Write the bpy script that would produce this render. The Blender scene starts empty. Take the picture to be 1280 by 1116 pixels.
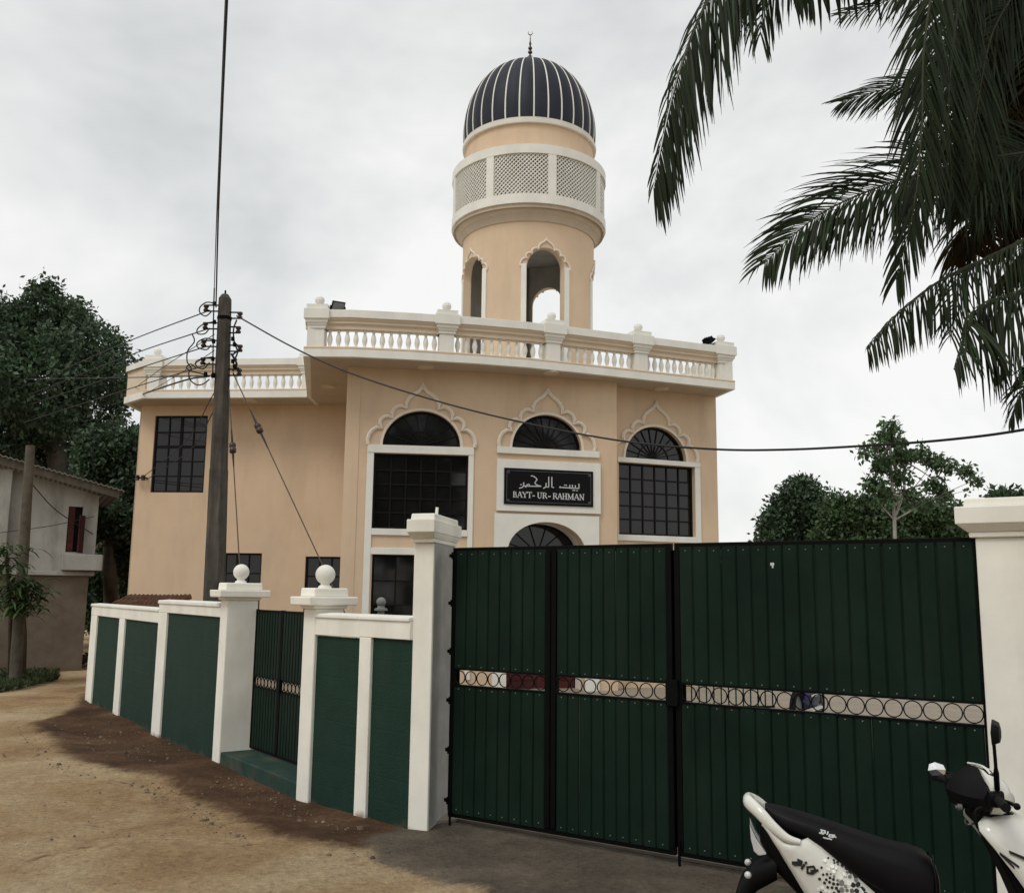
import bpy, bmesh, math, random
import numpy as np
from mathutils import Vector, Matrix

random.seed(7)
RNG = np.random.default_rng(7)
SC = bpy.context.scene
COL = SC.collection

# ------------------------------------------------------------------ camera, sky, sun, exposure
FPX = 1190.0                      # focal length in photo pixels (photo 1280 x 1116)
PITCH = math.atan(184 / FPX)
ROLL = 0.0118
H = 2.0                           # eye height above the apron
CF = Vector((0, math.cos(PITCH), math.sin(PITCH)))
_r0 = Vector((1, 0, 0)); _u0 = Vector((0, -math.sin(PITCH), math.cos(PITCH)))
CR = _r0 * math.cos(ROLL) + _u0 * math.sin(ROLL)
CU = -_r0 * math.sin(ROLL) + _u0 * math.cos(ROLL)
CC = Vector((0, 0, H))
cam_d = bpy.data.cameras.new('camera')
cam_d.sensor_fit = 'HORIZONTAL'; cam_d.sensor_width = 36.0
cam_d.lens = FPX / 1280 * 36.0
cam_d.clip_start = 0.05; cam_d.clip_end = 2000
cam = bpy.data.objects.new('camera', cam_d); COL.objects.link(cam)
cam.matrix_world = Matrix(((CR.x, CU.x, -CF.x, CC.x), (CR.y, CU.y, -CF.y, CC.y), (CR.z, CU.z, -CF.z, CC.z), (0, 0, 0, 1)))
SC.camera = cam

SUN_EL, SUN_AZ = 52.0, 215.0      # azimuth clockwise from +Y: behind the camera, a little left
world = bpy.data.worlds.new('World'); SC.world = world; world.use_nodes = True
wn = world.node_tree.nodes; wl = world.node_tree.links
for n in list(wn): wn.remove(n)
w_out = wn.new('ShaderNodeOutputWorld')
sky = wn.new('ShaderNodeTexSky'); sky.sky_type = 'NISHITA'; sky.sun_disc = False
sky.sun_elevation = math.radians(SUN_EL); sky.sun_rotation = math.radians(SUN_AZ)
bg1 = wn.new('ShaderNodeBackground'); bg1.inputs[1].default_value = 0.10
wl.new(sky.outputs[0], bg1.inputs[0])
tc = wn.new('ShaderNodeTexCoord')
mp = wn.new('ShaderNodeMapping'); mp.inputs['Location'].default_value = (3.1, 0.4, 1.7); mp.inputs['Rotation'].default_value = (0, 0, math.radians(-16)); mp.inputs['Scale'].default_value = (1.0, 1.0, 1.35)
wl.new(tc.outputs['Generated'], mp.inputs[0])
nz = wn.new('ShaderNodeTexNoise'); nz.inputs['Scale'].default_value = 2.2; nz.inputs['Detail'].default_value = 5; nz.inputs['Roughness'].default_value = 0.58; nz.inputs['Distortion'].default_value = 0.25
wl.new(mp.outputs[0], nz.inputs['Vector'])
rp = wn.new('ShaderNodeValToRGB')
rp.color_ramp.elements[0].position = 0.30; rp.color_ramp.elements[0].color = (0.60, 0.615, 0.615, 1)
rp.color_ramp.elements[1].position = 0.60; rp.color_ramp.elements[1].color = (0.93, 0.93, 0.905, 1)
e = rp.color_ramp.elements.new(0.45); e.color = (0.77, 0.78, 0.77, 1)
wl.new(nz.outputs['Fac'], rp.inputs[0])
bg2 = wn.new('ShaderNodeBackground'); bg2.inputs[1].default_value = 1.0
wl.new(rp.outputs[0], bg2.inputs[0])
mx = wn.new('ShaderNodeMixShader'); mx.inputs[0].default_value = 0.92
wl.new(bg1.outputs[0], mx.inputs[1]); wl.new(bg2.outputs[0], mx.inputs[2]); wl.new(mx.outputs[0], w_out.inputs[0])

sun_d = bpy.data.lights.new('sun', 'SUN'); sun_d.energy = 1.15; sun_d.angle = math.radians(22); sun_d.color = (1.0, 0.95, 0.87)
sun = bpy.data.objects.new('sun', sun_d); COL.objects.link(sun)
_az = math.radians(SUN_AZ); _el = math.radians(SUN_EL)
_sd = Vector((math.sin(_az) * math.cos(_el), math.cos(_az) * math.cos(_el), math.sin(_el)))
sun.rotation_euler = _sd.to_track_quat('Z', 'Y').to_euler(); sun.location = (0, 0, 60)
SC.view_settings.view_transform = 'Standard'; SC.view_settings.look = 'None'
SC.view_settings.exposure = 0.1; SC.view_settings.gamma = 1.0; SC.view_settings.use_curve_mapping = False
SC.cycles.use_denoising = True
SC.cycles.max_bounces = 6

# ------------------------------------------------------------------ survey helpers: photo pixel -> point of the place
def ray(u, v): return CF + CR * ((u - 640) / FPX) + CU * ((558 - v) / FPX)
def gz(u, v, z=0.0):
    d = ray(u, v); return CC + d * ((z - H) / d.z)
def at(u, v, Y):
    d = ray(u, v); return CC + d * (Y / d.y)
def proj(p):
    q = Vector(p) - CC; k = q.dot(CF); return 640 + FPX * q.dot(CR) / k, 558 - FPX * q.dot(CU) / k

class Pl:                          # a vertical plane: s runs along it, z up, d out towards the road
    def __init__(self, A, ang):
        a = math.radians(ang); self.A = Vector((A[0], A[1], 0)); self.ang = ang
        self.t = Vector((math.cos(a), math.sin(a), 0)); self.n = Vector((math.sin(a), -math.cos(a), 0))
    def p(self, s, z, d=0.0): return self.A + self.t * s + self.n * d + Vector((0, 0, z))
    def sz(self, u, v, d=0.0):
        r = ray(u, v); P = self.A + self.n * d
        k = (P - CC).dot(self.n) / r.dot(self.n); q = CC + r * k
        return (q - P).dot(self.t), q.z
    def s(self, u, v=700, d=0.0): return self.sz(u, v, d)[0]
    def z(self, u, v, d=0.0): return self.sz(u, v, d)[1]

# ------------------------------------------------------------------ mesh helpers
class MB:
    def __init__(self): self.v = []; self.f = []
    def add(self, vs, fs):
        o = len(self.v); self.v += [Vector(x) for x in vs]; self.f += [tuple(i + o for i in f) for f in fs]; return self
    def obox(self, p, a, b, c):
        p, a, b, c = Vector(p), Vector(a), Vector(b), Vector(c)
        return self.add([p, p + a, p + a + b, p + b, p + c, p + a + c, p + a + b + c, p + b + c],
                        [(0, 3, 2, 1), (4, 5, 6, 7), (0, 1, 5, 4), (1, 2, 6, 5), (2, 3, 7, 6), (3, 0, 4, 7)])
    def pbox(self, P, s0, s1, z0, z1, d0, d1):     # box in a Pl's own frame
        return self.obox(P.p(s0, z0, d0), P.t * (s1 - s0), P.n * (d1 - d0), (0, 0, z1 - z0))
    def cbox(self, c, sx, sy, sz):
        return self.obox((c[0] - sx / 2, c[1] - sy / 2, c[2]), (sx, 0, 0), (0, sy, 0), (0, 0, sz))
    def prism(self, poly, vec):
        n = len(poly); poly = [Vector(p) for p in poly]; vec = Vector(vec)
        return self.add(poly + [p + vec for p in poly], [tuple(range(n))[::-1], tuple(range(n, 2 * n))] + [(i, (i + 1) % n, n + (i + 1) % n, n + i) for i in range(n)])
    def loft(self, rings, cap=True, closed=True):
        n = len(rings[0]); vs = [p for r in rings for p in r]; fs = []
        for k in range(len(rings) - 1):
            for i in range(n if closed else n - 1):
                j = (i + 1) % n; fs.append((k * n + i, k * n + j, (k + 1) * n + j, (k + 1) * n + i))
        if cap: fs += [tuple(range(n))[::-1], tuple(range((len(rings) - 1) * n, len(rings) * n))]
        return self.add(vs, fs)
    def tube(self, pts, r, n=6, cap=True):
        pts = [Vector(p) for p in pts]; m = len(pts)
        rs = r if isinstance(r, (list, tuple)) else [r] * m
        rings = []; prev = None
        for i, p in enumerate(pts):
            t = (pts[min(i + 1, m - 1)] - pts[max(i - 1, 0)]).normalized()
            if prev is None:
                a = Vector((0, 0, 1)) if abs(t.z) < 0.9 else Vector((1, 0, 0))
                x = t.cross(a).normalized()
            else:
                x = (prev - t * prev.dot(t)).normalized()
            prev = x; y = t.cross(x)
            rings.append([p + (x * math.cos(2 * math.pi * k / n) + y * math.sin(2 * math.pi * k / n)) * rs[i] for k in range(n)])
        return self.loft(rings, cap)
    def lathe(self, c, prof, n=12, axis=None, ph=0.0):
        c = Vector(c)
        if axis is None: X, Y, Z = Vector((1, 0, 0)), Vector((0, 1, 0)), Vector((0, 0, 1))
        else:
            Z = Vector(axis).normalized(); a = Vector((0, 0, 1)) if abs(Z.z) < 0.9 else Vector((1, 0, 0))
            X = Z.cross(a).normalized(); Y = Z.cross(X)
        return self.loft([[c + Z * z + (X * math.cos(2 * math.pi * k / n + ph) + Y * math.sin(2 * math.pi * k / n + ph)) * max(r, 1e-4) for k in range(n)] for r, z in prof])
    def ball(self, c, r, n=16, m=10, sq=1.0):
        return self.lathe(c, [(r * math.sin(math.pi * k / m), -r * sq * math.cos(math.pi * k / m)) for k in range(m + 1)], n)
    def torus(self, c, nrm, R, r, n=20, m=4):
        c = Vector(c); Z = Vector(nrm).normalized(); a = Vector((0, 0, 1)) if abs(Z.z) < 0.9 else Vector((1, 0, 0))
        X = Z.cross(a).normalized(); Y = Z.cross(X); vs = []; fs = []
        for i in range(n):
            t = 2 * math.pi * i / n; d = X * math.cos(t) + Y * math.sin(t)
            for j in range(m):
                q = 2 * math.pi * j / m + math.pi / 4; vs.append(c + d * (R + r * math.cos(q)) + Z * r * math.sin(q))
        for i in range(n):
            for j in range(m):
                fs.append((i * m + j, ((i + 1) % n) * m + j, ((i + 1) % n) * m + (j + 1) % m, i * m + (j + 1) % m))
        return self.add(vs, fs)
    def stroke(self, P, pts, w, d0, d1):           # a flat raised line on a plane: pts are (s, z)
        for (a, b) in zip(pts[:-1], pts[1:]):
            dx, dz = b[0] - a[0], b[1] - a[1]; L = math.hypot(dx, dz) or 1e-6
            nx, nz_ = -dz / L * w / 2, dx / L * w / 2; ex, ez = dx / L * w * 0.3, dz / L * w * 0.3
            q = [(a[0] - ex + nx, a[1] - ez + nz_), (b[0] + ex + nx, b[1] + ez + nz_), (b[0] + ex - nx, b[1] + ez - nz_), (a[0] - ex - nx, a[1] - ez - nz_)]
            self.prism([P.p(x, z, d0) for x, z in q], P.n * (d1 - d0))
        return self

WL = {}                            # world location of every object's origin
def rawobj(name, verts, faces, mat, parent=None, origin=None, smooth=None, bevel=0.0, recalc=True, weld=False):
    verts = [Vector(v) for v in verts]
    if origin is None:
        if parent is not None: origin = WL[parent]
        else:
            xs = [v.x for v in verts]; ys = [v.y for v in verts]; zs = [v.z for v in verts]
            origin = Vector(((min(xs) + max(xs)) / 2, (min(ys) + max(ys)) / 2, min(zs)))
    origin = Vector(origin)
    me = bpy.data.meshes.new(name)
    me.from_pydata([v - origin for v in verts], [], faces)
    if recalc or weld:
        bm = bmesh.new(); bm.from_mesh(me)
        if weld: bmesh.ops.remove_doubles(bm, verts=bm.verts, dist=0.0005)
        if recalc: bmesh.ops.recalc_face_normals(bm, faces=bm.faces)
        bm.to_mesh(me); bm.free()
    if mat is not None: me.materials.append(mat)
    if smooth is not None:
        me.polygons.foreach_set('use_smooth', [True] * len(me.polygons))
        if smooth < 179: me.set_sharp_from_angle(angle=math.radians(smooth))
    o = bpy.data.objects.new(name, me); COL.objects.link(o)
    if parent is not None: o.parent = parent; o.location = origin - WL[parent]
    else: o.location = origin
    WL[o] = origin
    if bevel:
        b = o.modifiers.new('bevel', 'BEVEL'); b.width = bevel; b.segments = 2; b.limit_method = 'ANGLE'; b.angle_limit = math.radians(40)
    return o
def obj(name, mb, mat, parent=None, **k): return rawobj(name, mb.v, mb.f, mat, parent, **k)
def tag(o, label=None, cat=None, group=None, kind=None):
    if label: o['label'] = label
    if cat: o['category'] = cat
    if group: o['group'] = group
    if kind: o['kind'] = kind
    return o
def thing(name, loc, label, cat, group=None):
    o = bpy.data.objects.new(name, None); o.empty_display_size = 0.2; COL.objects.link(o)
    o.location = loc; WL[o] = Vector(loc); return tag(o, label, cat, group)
def grp(name, parent, loc=None):   # an Empty that is a part with sub-parts
    loc = WL[parent] if loc is None else Vector(loc)
    o = bpy.data.objects.new(name, None); o.empty_display_size = 0.1; COL.objects.link(o); o.parent = parent
    o.location = loc - WL[parent]; WL[o] = loc; return o
def inst(src, parent, loc, rotz=0.0, rot=None, scale=None):
    o = src.copy(); COL.objects.link(o); o.parent = parent; loc = Vector(loc)
    o.location = loc - (WL[parent] if parent is not None else Vector((0, 0, 0))); WL[o] = loc
    o.rotation_euler = rot if rot is not None else (0, 0, rotz)
    if scale: o.scale = scale
    return o
def catmull(pts, k=6):
    pts = [Vector(p) for p in pts]; P = [pts[0] * 2 - pts[1]] + pts + [pts[-1] * 2 - pts[-2]]; out = []
    for i in range(1, len(P) - 2):
        a, b, c, d = P[i - 1], P[i], P[i + 1], P[i + 2]
        for j in range(k):
            t = j / k
            out.append(0.5 * ((2 * b) + (c - a) * t + (2 * a - 5 * b + 4 * c - d) * t * t + (3 * b - a - 3 * c + d) * t ** 3))
    return out + [pts[-1]]

# ------------------------------------------------------------------ materials
def mat(name, col, rough=0.6, var=0.12, scale=3.0, bump=0.0, bscale=60.0, spec=0.4, metal=0.0, stain=None, stain_amt=0.0, stain_scale=(1.2, 1.2, 0.25), grime=None, island=0.0, coat=0.0, trans=0.0, blocks=0.0):
    m = bpy.data.materials.new(name); m.use_nodes = True; nt = m.node_tree; N = nt.nodes; L = nt.links
    b = N['Principled BSDF']; b.inputs['Roughness'].default_value = rough; b.inputs['Metallic'].default_value = metal
    b.inputs['Specular IOR Level'].default_value = spec; b.inputs['Coat Weight'].default_value = coat
    g = N.new('ShaderNodeNewGeometry')
    n1 = N.new('ShaderNodeTexNoise'); n1.inputs['Scale'].default_value = scale; n1.inputs['Detail'].default_value = 6; n1.inputs['Roughness'].default_value = 0.6
    L.new(g.outputs['Position'], n1.inputs['Vector'])
    r1 = N.new('ShaderNodeValToRGB'); r1.color_ramp.elements[0].position = 0.3; r1.color_ramp.elements[1].position = 0.7
    r1.color_ramp.elements[0].color = (*[c * (1 - var) for c in col], 1); r1.color_ramp.elements[1].color = (*[min(1, c * (1 + var)) for c in col], 1)
    L.new(n1.outputs['Fac'], r1.inputs[0]); cur = r1.outputs[0]
    if stain:
        mp = N.new('ShaderNodeMapping'); mp.inputs['Scale'].default_value = stain_scale; L.new(g.outputs['Position'], mp.inputs[0])
        n2 = N.new('ShaderNodeTexNoise'); n2.inputs['Scale'].default_value = 1.6; n2.inputs['Detail'].default_value = 8; n2.inputs['Roughness'].default_value = 0.65; L.new(mp.outputs[0], n2.inputs['Vector'])
        r2 = N.new('ShaderNodeMapRange'); r2.inputs[1].default_value = 0.48; r2.inputs[2].default_value = 0.72; r2.inputs[3].default_value = 0; r2.inputs[4].default_value = stain_amt; L.new(n2.outputs['Fac'], r2.inputs[0])
        mxn = N.new('ShaderNodeMix'); mxn.data_type = 'RGBA'; L.new(r2.outputs[0], mxn.inputs[0]); L.new(cur, mxn.inputs[6]); mxn.inputs[7].default_value = (*stain, 1); cur = mxn.outputs[2]
    if grime:                       # splash of soil on the bottom of a wall: (colour, amount, height)
        gc, ga, gh = grime
        sx = N.new('ShaderNodeSeparateXYZ'); L.new(g.outputs['Position'], sx.inputs[0])
        n4 = N.new('ShaderNodeTexNoise'); n4.inputs['Scale'].default_value = 5; n4.inputs['Detail'].default_value = 7; L.new(g.outputs['Position'], n4.inputs['Vector'])
        ma = N.new('ShaderNodeMath'); ma.operation = 'MULTIPLY_ADD'; ma.inputs[1].default_value = -gh * 2.2; L.new(n4.outputs['Fac'], ma.inputs[0]); L.new(sx.outputs[2], ma.inputs[2])
        r3 = N.new('ShaderNodeMapRange'); r3.inputs[1].default_value = -gh * 1.3; r3.inputs[2].default_value = -gh * 0.7; r3.inputs[3].default_value = ga; r3.inputs[4].default_value = 0; L.new(ma.outputs[0], r3.inputs[0])
        mxg = N.new('ShaderNodeMix'); mxg.data_type = 'RGBA'; L.new(r3.outputs[0], mxg.inputs[0]); L.new(cur, mxg.inputs[6]); mxg.inputs[7].default_value = (*gc, 1); cur = mxg.outputs[2]
    if island:
        hs = N.new('ShaderNodeHueSaturation'); mr = N.new('ShaderNodeMapRange'); mr.inputs[3].default_value = 1 - island; mr.inputs[4].default_value = 1 + island
        L.new(g.outputs['Random Per Island'], mr.inputs[0]); L.new(mr.outputs[0], hs.inputs['Value'])
        mr2 = N.new('ShaderNodeMapRange'); mr2.inputs[3].default_value = 0.475; mr2.inputs[4].default_value = 0.52
        L.new(g.outputs['Random Per Island'], mr2.inputs[0]); L.new(mr2.outputs[0], hs.inputs['Hue']); L.new(cur, hs.inputs['Color']); cur = hs.outputs[0]
    L.new(cur, b.inputs['Base Color'])
    if bump:
        n3 = N.new('ShaderNodeTexNoise'); n3.inputs['Scale'].default_value = bscale; n3.inputs['Detail'].default_value = 4; L.new(g.outputs['Position'], n3.inputs['Vector'])
        bp = N.new('ShaderNodeBump'); bp.inputs['Strength'].default_value = bump; bp.inputs['Distance'].default_value = 0.02; L.new(n3.outputs['Fac'], bp.inputs['Height'])
        if blocks:                  # block courses showing faintly through the paint
            sx2 = N.new('ShaderNodeSeparateXYZ'); L.new(g.outputs['Position'], sx2.inputs[0]); sb = N.new('ShaderNodeMath'); sb.operation = 'SUBTRACT'; L.new(sx2.outputs[0], sb.inputs[0]); L.new(sx2.outputs[1], sb.inputs[1])
            cx = N.new('ShaderNodeCombineXYZ'); L.new(sb.outputs[0], cx.inputs[0]); L.new(sx2.outputs[2], cx.inputs[1])
            bk_ = N.new('ShaderNodeTexBrick'); bk_.inputs['Scale'].default_value = 1.0; bk_.inputs['Brick Width'].default_value = 0.55; bk_.inputs['Row Height'].default_value = 0.2; bk_.inputs['Mortar Size'].default_value = 0.008; bk_.inputs['Mortar Smooth'].default_value = 0.6
            L.new(cx.outputs[0], bk_.inputs['Vector']); ma2 = N.new('ShaderNodeMath'); ma2.operation = 'MULTIPLY_ADD'; ma2.inputs[1].default_value = -blocks; L.new(bk_.outputs['Fac'], ma2.inputs[0]); L.new(n3.outputs['Fac'], ma2.inputs[2]); L.new(ma2.outputs[0], bp.inputs['Height']); L.new(bp.outputs[0], b.inputs['Normal'])
    if trans:
        tr = N.new('ShaderNodeBsdfTranslucent'); L.new(cur, tr.inputs[0]); ms = N.new('ShaderNodeMixShader'); ms.inputs[0].default_value = trans
        out = N['Material Output']; L.new(b.outputs[0], ms.inputs[1]); L.new(tr.outputs[0], ms.inputs[2]); L.new(ms.outputs[0], out.inputs[0])
    return m

M = {}
SOIL = (0.16, 0.10, 0.06)
M['cream'] = mat('peach_plaster', (0.66, 0.505, 0.36), 0.88, 0.05, 1.2, 0.14, 90, 0.15, stain=(0.50, 0.385, 0.275), stain_amt=0.5)
M['cream_trim'] = mat('cream_trim', (0.64, 0.54, 0.42), 0.8, 0.06, 2, 0.1, 90, 0.2)
M['trim_pale'] = mat('pale_trim', (0.74, 0.67, 0.57), 0.8, 0.05, 2, 0.1, 90, 0.2)
M['soffit'] = mat('soffit_cream', (0.50, 0.42, 0.33), 0.9, 0.06, 2, 0.1, 60, 0.1, stain=(0.40, 0.33, 0.26), stain_amt=0.4)  # darker than the cream trim, for undersides and the drainpipe
M['rough_grey'] = mat('rough_grey_surface', (0.36, 0.355, 0.33), 0.95, 0.14, 5, 0.9, 70, 0.1, stain=(0.25, 0.245, 0.225), stain_amt=0.5)
M['cement_shade'] = mat('cement_and_shade', (0.40, 0.385, 0.36), 0.95, 0.12, 3, 0.3, 40, 0.1)  # bare cement inside the tower; painted-in shade behind the gallery lattice
M['white'] = mat('white_paint', (0.76, 0.755, 0.70), 0.7, 0.05, 2.5, 0.10, 80, 0.3, stain=(0.50, 0.48, 0.41), stain_amt=0.30)
M['white_wall'] = mat('white_masonry_paint', (0.82, 0.805, 0.73), 0.8, 0.07, 2.5, 0.14, 110, 0.2, stain=(0.58, 0.55, 0.46), stain_amt=0.42, grime=(SOIL, 0.8, 0.12))
M['green_wall'] = mat('green_masonry_paint', (0.0095, 0.033, 0.0225), 0.72, 0.16, 5, 0.3, 60, 0.18, stain=(0.019, 0.043, 0.031), stain_amt=0.5, grime=((0.10, 0.075, 0.05), 0.6, 0.14), blocks=0.2)
M['step_green'] = mat('green_step_paint', (0.022, 0.050, 0.040), 0.8, 0.2, 6, 0.3, 60, 0.15, stain=(0.12, 0.10, 0.07), stain_amt=0.55, stain_scale=(1.5, 1.5, 1.5))
M['gate_green'] = mat('dark_green_sheet', (0.0040, 0.0155, 0.0092), 0.6, 0.25, 2.5, 0.06, 30, 0.12, stain=(0.013, 0.024, 0.017), stain_amt=0.6, stain_scale=(2, 2, .5), grime=((0.055, 0.045, 0.032), 0.55, 0.16))
M['black_metal'] = mat('black_painted_steel', (0.003, 0.0033, 0.0033), 0.6, 0.2, 10, 0.1, 60, 0.07)
M['rivet'] = mat('bare_rivet_metal', (0.16, 0.17, 0.16), 0.5, 0.1, 10, metal=0.3)
M['glass'] = mat('dark_window_glass', (0.008, 0.008, 0.008), 0.06, 0.2, 1, 0, 1, 0.45)
M['win_frame'] = mat('dark_window_frame', (0.006, 0.0055, 0.005), 0.5, 0.2, 10, 0, 1, 0.15)
M['door'] = mat('maroon_door_wood', (0.075, 0.014, 0.012), 0.5, 0.2, 6, 0.1, 30, 0.3)
M['navy'] = mat('navy_dome_paint', (0.014, 0.018, 0.030), 0.6, 0.25, 3, 0.08, 40, 0.25, stain=(0.032, 0.037, 0.05), stain_amt=0.4)
M['gold'] = mat('dark_finial_metal', (0.06, 0.05, 0.045), 0.35, 0.2, 10, metal=0.7)
M['sign_black'] = mat('black_granite_sign', (0.005, 0.005, 0.007), 0.45, 0.2, 60, 0, 1, 0.12)
M['sign_letter'] = mat('pale_lettering', (0.58, 0.60, 0.60), 0.5, 0.05, 10)
M['pole'] = mat('grey_weathered_pole', (0.062, 0.056, 0.048), 0.9, 0.3, 5, 0.5, 40, 0.2, stain=(0.17, 0.15, 0.125), stain_amt=0.6, stain_scale=(5, 5, 0.5))
M['wood'] = mat('weathered_wood', (0.085, 0.075, 0.058), 0.9, 0.3, 6, 0.5, 40, 0.2, stain=(0.16, 0.145, 0.115), stain_amt=0.6, stain_scale=(5, 5, 0.5))
M['wire'] = mat('black_cable', (0.010, 0.010, 0.010), 0.6, 0.1, 5)
M['rust_wire'] = mat('rusty_stay_wire', (0.09, 0.062, 0.042), 0.8, 0.2, 12)
M['porcelain'] = mat('brown_porcelain', (0.035, 0.022, 0.018), 0.3, 0.2, 12)
M['old_white'] = mat('stained_whitewash', (0.36, 0.355, 0.33), 0.9, 0.12, 2, 0.3, 40, 0.2, stain=(0.16, 0.15, 0.135), stain_amt=0.75, stain_scale=(1.2, 1.2, 0.35))
M['mud_wall'] = mat('bare_brown_plaster', (0.155, 0.125, 0.098), 0.95, 0.2, 2.5, 0.5, 20, 0.1, stain=(0.085, 0.062, 0.045), stain_amt=0.6, stain_scale=(0.8, 0.8, 0.8), grime=((0.17, 0.085, 0.045), 0.7, 0.35))
M['tin'] = mat('weathered_roof_sheet', (0.16, 0.15, 0.14), 0.7, 0.25, 3, 0.2, 30, 0.3, stain=(0.09, 0.06, 0.045), stain_amt=0.6)
M['shutter'] = mat('faded_red_shutter', (0.065, 0.020, 0.018), 0.8, 0.3, 8, 0.2, 40, 0.2)
M['tile'] = mat('brown_roof_tile', (0.14, 0.075, 0.05), 0.9, 0.3, 5, 0.3, 40, 0.2)
M['leaf_dark'] = mat('deep_green_leaf', (0.047, 0.080, 0.040), 0.55, 0.25, 0.5, 0, 1, 0.4, island=0.5, trans=0.2)
M['leaf_mid'] = mat('mid_green_leaf', (0.055, 0.095, 0.036), 0.55, 0.25, 0.5, 0, 1, 0.4, island=0.5, trans=0.25)
M['leaf_pale'] = mat('fresh_green_leaf', (0.075, 0.125, 0.058), 0.5, 0.25, 0.5, 0, 1, 0.4, island=0.45, trans=0.3)
M['palm'] = mat('palm_leaflet', (0.018, 0.030, 0.011), 0.6, 0.25, 1.5, 0, 1, 0.2, island=0.6, trans=0.22)
M['palm_dry'] = mat('dry_palm_leaflet', (0.034, 0.024, 0.010), 0.8, 0.25, 1.5, 0, 1, 0.12, island=0.45, trans=0.12)
M['rachis'] = mat('palm_midrib', (0.040, 0.044, 0.020), 0.7, 0.2, 4)
M['bark'] = mat('grey_brown_bark', (0.10, 0.085, 0.065), 0.95, 0.3, 4, 0.6, 20, 0.2)
M['bark_pale'] = mat('pale_bark', (0.26, 0.25, 0.22), 0.9, 0.2, 4, 0.4, 20, 0.2)
M['stone'] = mat('loose_stones', (0.15, 0.115, 0.082), 0.95, 0.2, 6, island=0.5)
M['grass'] = mat('rough_grass', (0.045, 0.062, 0.022), 0.8, 0.2, 2, island=0.45, trans=0.2)
M['scoot_white'] = mat('white_scooter_paint', (0.68, 0.68, 0.63), 0.22, 0.03, 4, 0, 1, 0.5, coat=0.4)
M['scoot_black'] = mat('black_scooter_plastic', (0.0035, 0.0035, 0.004), 0.5, 0.15, 12, 0.05, 120, 0.11)
M['seat'] = mat('black_seat_vinyl', (0.0045, 0.004, 0.005), 0.5, 0.15, 14, 0.2, 160, 0.16)
M['rubber'] = mat('tyre_rubber', (0.006, 0.006, 0.006), 0.85, 0.2, 20, 0.2, 60, 0.2)
M['chrome'] = mat('bright_metal', (0.6, 0.6, 0.6), 0.15, 0.05, 10, metal=1.0)
M['mirror'] = mat('mirror_glass', (0.85, 0.86, 0.87), 0.03, 0.02, 5, metal=1.0)
M['clear'] = mat('clear_lamp_lens', (0.55, 0.56, 0.56), 0.15, 0.1, 30, 0.1, 60, 0.6)
M['grey_metal'] = mat('grey_metal', (0.16, 0.165, 0.17), 0.4, 0.2, 10, metal=0.7)
M['dot_dark'] = mat('dark_sticker', (0.02, 0.02, 0.02), 0.4, 0.1, 10)
M['dot_grey'] = mat('grey_sticker', (0.16, 0.16, 0.15), 0.4, 0.2, 10)
M['dot_silver'] = mat('silver_sticker', (0.85, 0.86, 0.82), 0.25, 0.05, 10)
M['blue'] = mat('dark_blue_paint', (0.012, 0.016, 0.085), 0.35, 0.1, 5)
M['dark_cavity'] = mat('dark_grey_stone', (0.2, 0.2, 0.19), 0.8, 0.1, 5)

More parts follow.
